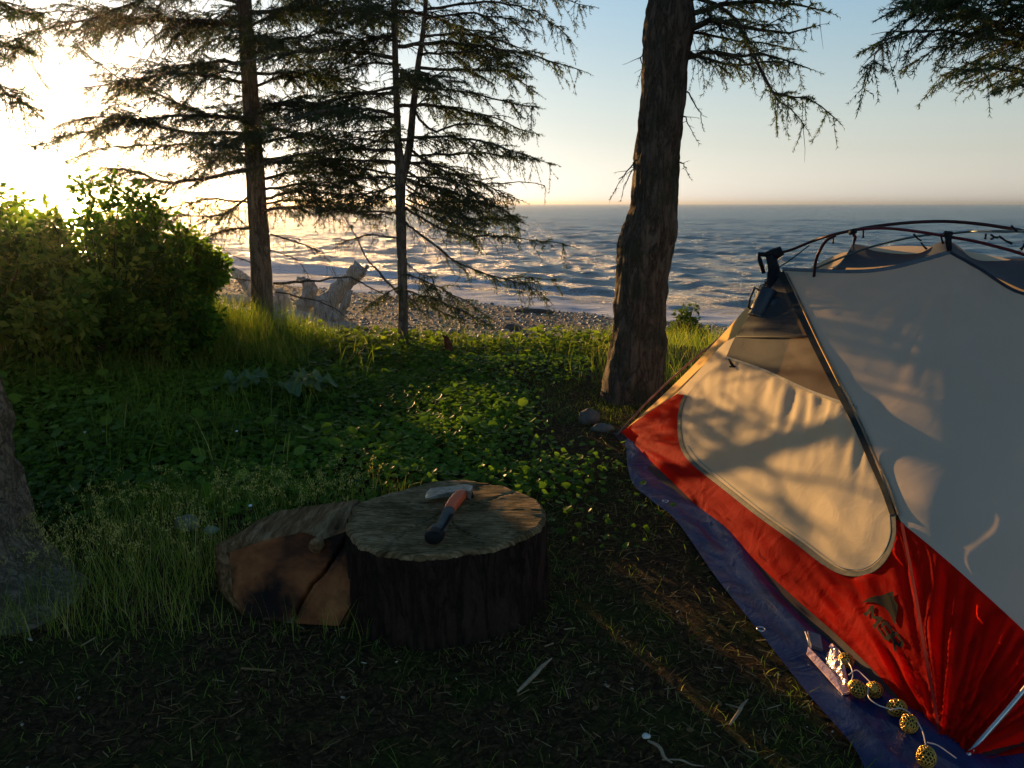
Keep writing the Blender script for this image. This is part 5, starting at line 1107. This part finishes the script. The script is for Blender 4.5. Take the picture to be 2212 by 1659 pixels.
# ------------------------------------------------------------------ stones, sticks, stubs, leafy singles, flowers
def stone(x, y, z0, sx_, sy_, sz_, label, col, seed, name='stone', cat='stone', rot=0):
    bm = bmesh.new(); bmesh.ops.create_icosphere(bm, subdivisions=4, radius=1)
    for v in bm.verts:
        c_ = v.co.copy(); k = 1+.22*mnoise.noise(c_*1.3+Vector((seed, 0, 0)))+.08*mnoise.noise(c_*4+Vector((seed, 5, 0)))
        v.co = Vector((c_.x*sx_*k, c_.y*sy_*k, c_.z*sz_*k))
    me = bpy.data.meshes.new(name); bm.to_mesh(me); bm.free(); o = link(name, me, simple('stone_'+cat+str(seed), col, .75, var=.3, scale=25, bumps=.3), None); o.location = (x, y, z0); o.rotation_euler = (0, 0, rot); return tag(o, label, cat)
p = atz(1272, 902, .03); stone(p.x, p.y, .03, .055, .05, .045, 'grey rounded stone, the higher of two lying at the foot of the large trunk', (.12, .105, .09), 1)
p = atz(1301, 923, .02); stone(p.x, p.y, .015, .055, .035, .026, 'flat pale stone, the lower of two beside the far tent corner', (.15, .13, .105), 2)
p = atz(405, 1130, .02); stone(p.x, p.y, .02, .045, .03, .03, 'weathered grey stone sitting in the grass behind the split log', (.2, .17, .12), 3)
p = atz(455, 1140, .02); stone(p.x, p.y, .01, .025, .02, .015, 'small pale greenish stone right of the weathered grey stone', (.25, .28, .22), 4)
p = atz(775, 1040, .02); stone(p.x, p.y, .015, .02, .02, .022, 'small dark stone just behind the chopping block', (.09, .085, .08), 5)
p = at(1106, 690, 12.6); stone(p.x, p.y, H1(p.x, p.y)+.03, .16, .09, .07, 'dark boulder lying on the pebble beach between the spruces', (.07, .065, .06), 6, rot=.2, cat='rock', name='beach_rock')
p = at(1150, 660, 16); stone(p.x, p.y, H1(p.x, p.y)+.03, .45, .12, .06, 'low dark mound of weed at the water line right of the thin spruce', (.05, .045, .04), 8, rot=-.2, cat='rock', name='beach_rock')
for (x0, y0, x1, y1, rr, lab) in ((1118, 1494, 1192, 1422, .0042, 'long pale splinter of wood on the ground right of the chopping block'), (1576, 1566, 1616, 1510, .003, 'thin straw like stick on the dark ground near the tarp'), (1400, 1600, 1452, 1648, .003, 'short pale stick at the bottom of the picture'), (1430, 1641, 1520, 1655, .0015, 'fine stick lying flat beside the bottom tarp edge')):
    a_, c_ = atz(x0, y0, .016), atz(x1, y1, .022); b = MB(); P = spline([a_, a_.lerp(c_, .4)+Vector((.004, .003, .003)), a_.lerp(c_, .75)-Vector((.003, 0, 0)), c_], 14); b.tube([Vector(q) for q in P], [rr*(.4+.9*math.sin(PI*min(1, .12+k/15))) for k in range(14)], 6, jit=.18)
    tag(b.build('wood_stick', simple('pale_stick', (.30, .22, .14), .8, var=.35, scale=60), None), lab, 'stick')
# white shell-like stone
p = atz(1396, 1586, .012); stone(p.x, p.y, .008, .009, .007, .005, 'small white shell lying on the dark ground left of the tarp bottom', (.6, .57, .5), 9, name='shell', cat='shell')
# broken stub on the crest
p = at(972, 780, 5.25); b = MB(); z0 = H1(p.x, 5.25); b.tube([Vector((p.x, 5.25, z0-.03)), Vector((p.x, 5.25, z0+.05)), Vector((p.x-.012, 5.25, z0+.10)), Vector((p.x-.025, 5.25, z0+.145)), Vector((p.x-.05, 5.25, z0+.165))], [.036, .030, .027, .018, .004], 12, jit=.14)
tag(b.build('broken_stub', simple('red_stub', (.12, .04, .02), .85, var=.4, scale=40, bumps=.4), None), 'short reddish broken stub standing on the crest right of the thin spruce', 'stub')
def bigleaf(root, base, dirv, L, wd, m_, name='leaf', seed=0, wav=.12):
    d = Vector(dirv).normalized(); s_ = d.cross(Vector((0, 0, 1))).normalized(); up = s_.cross(d); b = MB(); n = 12; rs = random.Random(seed)
    for i in range(n+1):
        t = i/n; c_ = Vector(base)+d*L*t+Vector((0, 0, -.35*L*t*t)); w = wd*math.sin(PI*min(1, t*.92+.06))**.7*(1+.15*math.sin(i*2.1+seed))
        for k in (-1, -.5, 0, .5, 1): b.v.append(c_+s_*w*k*.5+up*(abs(k)*.18*w+wav*w*math.sin(i*1.7+k*3+seed)*abs(k)))
    for i in range(n):
        for k in range(4): q = i*5+k; b.f.append((q, q+1, q+6, q+5))
    o = b.build(name, m_, root); a_ = o.data.attributes.new('tint', 'FLOAT', 'POINT'); v_ = rs.uniform(.3, .8); a_.data.foreach_set('value', [v_]*len(o.data.vertices)); return o
M_cow = leafy('greygreen_leaf', [(0, (.08, .13, .05)), (1, (.18, .26, .13))], .3)
p = atz(600, 835, .06); pl = empty('broadleaf_plant', (p.x, p.y, H1(p.x, p.y)), 'broad grey green lobed plant spreading over the clover below the left spruce', 'plant')
z0 = H1(p.x, p.y)+.05
for k, (a_, L) in enumerate(((-2.9, .34), (-.35, .20), (.1, .26), (-2.4, .22), (-.9, .20), (2.6, .26), (.8, .2))):
    b = MB(); e = Vector((p.x, p.y, z0))+Vector((math.cos(a_), math.sin(a_), .6))*.10; b.tube([Vector((p.x, p.y, z0-.06)), e.lerp(Vector((p.x, p.y, z0)), .4)+Vector((0, 0, .02)), e], .003, 5)
    lf = bigleaf(pl, e, (math.cos(a_), math.sin(a_), .15), L, L*.6, M_cow, 'leaf', k, .16); st = b.build('stalk', M_cow, None); st.parent = lf; st.location = (0, 0, 0)
p = atz(452, 1090, .02); pl = empty('dock_plant', (p.x, p.y, 0), 'single upright pointed green leaf behind the split log', 'plant'); bigleaf(pl, (p.x, p.y, .0), (-.12, .1, 1), .16, .055, M_cover, 'leaf', 3, .05); bigleaf(pl, (p.x+.01, p.y, .0), (.3, -.1, .8), .09, .02, M_cover, 'leaf', 5, .05)
M_petal = simple('white_petal', (.75, .75, .72), .6, var=.05)
for i, ((x, y), lab) in enumerate((((183, 936), 'white daisy, leftmost of the small flowers in the left grass'), ((224, 933), 'tiny white flower just right of the leftmost daisy'), ((541, 1093), 'white blossom low in the clover nearest the split log'), ((538, 1100), ''), ((512, 932), 'tiny pale blossom in the clover below the broadleaf plant'), ((52, 1139), 'tiny white flower beside the grey root flare'))):
    if not lab: continue
    p = atz(x, y, .09); o = empty('flower', (p.x, p.y, H1(p.x, p.y)), lab, 'flower'); b = MB(); nP = 9
    for k in range(nP):
        a_ = 2*PI*k/nP; q = Vector((p.x, p.y, p.z)); d_ = Vector((math.cos(a_), math.sin(a_)*.8-.2, .35+.3*math.sin(a_))).normalized(); s_ = d_.cross(Vector((0, -.5, 1))).normalized()*.0028; j = len(b.v); R_ = .010 if i == 0 else .006
        b.v += [q-s_*.5, q+s_*.5, q+d_*R_+s_, q+d_*R_*1.15, q+d_*R_-s_]; b.f.append((j, j+1, j+2, j+3, j+4))
    b.build('petals', M_petal, o, False); b = MB(); b.tube([Vector((p.x, p.y, H1(p.x, p.y))), Vector((p.x, p.y, p.z))], .0009, 5); b.build('stem', M_stem, o)
# ------------------------------------------------------------------ driftwood on the beach
M_drift, nt, b_ = mat('driftwood'); q1 = noise_t(nt, coord(nt, (3, 3, .7)), 7, 8, .7, .8); r1 = ramp(nt, q1.outputs[0], [(.3, (.10, .085, .07)), (.5, (.40, .36, .31)), (.7, (.68, .64, .58))]); nt.links.new(r1.outputs[0], b_.inputs['Base Color']); b_.inputs['Roughness'].default_value = .9; b_.inputs['Specular IOR Level'].default_value = .08; bump(nt, q1.outputs[0], b_, 1, .08)
def drift(label, parts):
    root = None
    for nm, pts, rad, Yv in parts:
        P = [at(x, y, Yv+(q[2] if len(q) > 2 else 0)) for q in pts for x, y in [q[:2]]]
        if root is None: root = empty('driftwood', (P[0].x, P[0].y, H1(P[0].x, P[0].y)), label, 'driftwood')
        sm = spline(P, 26); rr = np.interp(np.linspace(0, 1, 26), np.linspace(0, 1, len(rad)), rad); b = MB(); n = 18
        b.tube([Vector(q) for q in sm], rr, n)
        for i, v in enumerate(b.v): b.v[i] = v+Vector((mnoise.noise(v*5), mnoise.noise(v*5+Vector((7, 0, 0))), mnoise.noise(v*5+Vector((0, 9, 0)))))*.05+Vector((mnoise.noise(Vector((v.x*22, v.y*22, v.z*5))), 0, mnoise.noise(v*16+Vector((3, 0, 0)))))*.028
        b.build(nm, M_drift, root)
drift('large weathered driftwood root standing on the beach between the two spruces', [('stump', [(690, 712), (712, 690), (705, 662), (728, 630), (755, 600), (772, 585), (778, 574)], [.15, .24, .20, .13, .10, .11, .03], 12.4),
    ('log', [(596, 694, .3), (630, 690, .1), (664, 694), (700, 700)], [.13, .15, .16, .1], 12.2), ('root_limb', [(664, 696), (662, 660), (668, 625), (655, 603)], [.16, .15, .12, .05], 12.7),
    ('root_limb', [(668, 625), (655, 604), (640, 600)], [.06, .05, .03], 12.7), ('root_limb', [(666, 660), (700, 640), (735, 620)], [.06, .06, .05], 12.6), ('root_limb', [(730, 650), (765, 610), (790, 590)], [.07, .04, .02], 12.6),
    ('root_limb', [(690, 712), (740, 708), (772, 706)], [.14, .10, .06], 12.2), ('root_limb', [(772, 590), (770, 574), (766, 562)], [.07, .04, .01], 12.4), ('root_limb', [(770, 592), (786, 584), (792, 574)], [.09, .05, .02], 12.4), ('root_limb', [(720, 690), (745, 660), (757, 628)], [.08, .06, .03], 12.2)])
drift('second weathered driftwood log, half hidden behind the thicker spruce trunk', [('log', [(500, 576), (522, 600), (545, 630), (575, 660), (600, 690)], [.04, .11, .13, .15, .12], 13.5), ('root_limb', [(600, 690), (612, 660), (600, 625)], [.2, .15, .08], 13.3)])
drift('pale driftwood log lying flat on the beach left of the thicker spruce', [('log', [(490, 645), (530, 650), (600, 652)], [.09, .11, .1], 14.0)])
# ------------------------------------------------------------------ thin air volume added for the golden glow toward the sun
hz_m = bpy.data.materials.new('glow_haze'); hz_m.use_nodes = True; nt = hz_m.node_tree; nt.nodes.clear(); ou = nt.nodes.new('ShaderNodeOutputMaterial'); pv = nt.nodes.new('ShaderNodeVolumePrincipled')
pv.inputs['Color'].default_value = (.95, .93, .88, 1); pv.inputs['Density'].default_value = .0005; pv.inputs['Anisotropy'].default_value = .89; nt.links.new(pv.outputs[0], ou.inputs['Volume'])
b = MB(); b.box((0, 0, 2.2), (7200, 7200, 7.0)); tag(b.build('glow_haze', hz_m, None, False), kind='stuff')
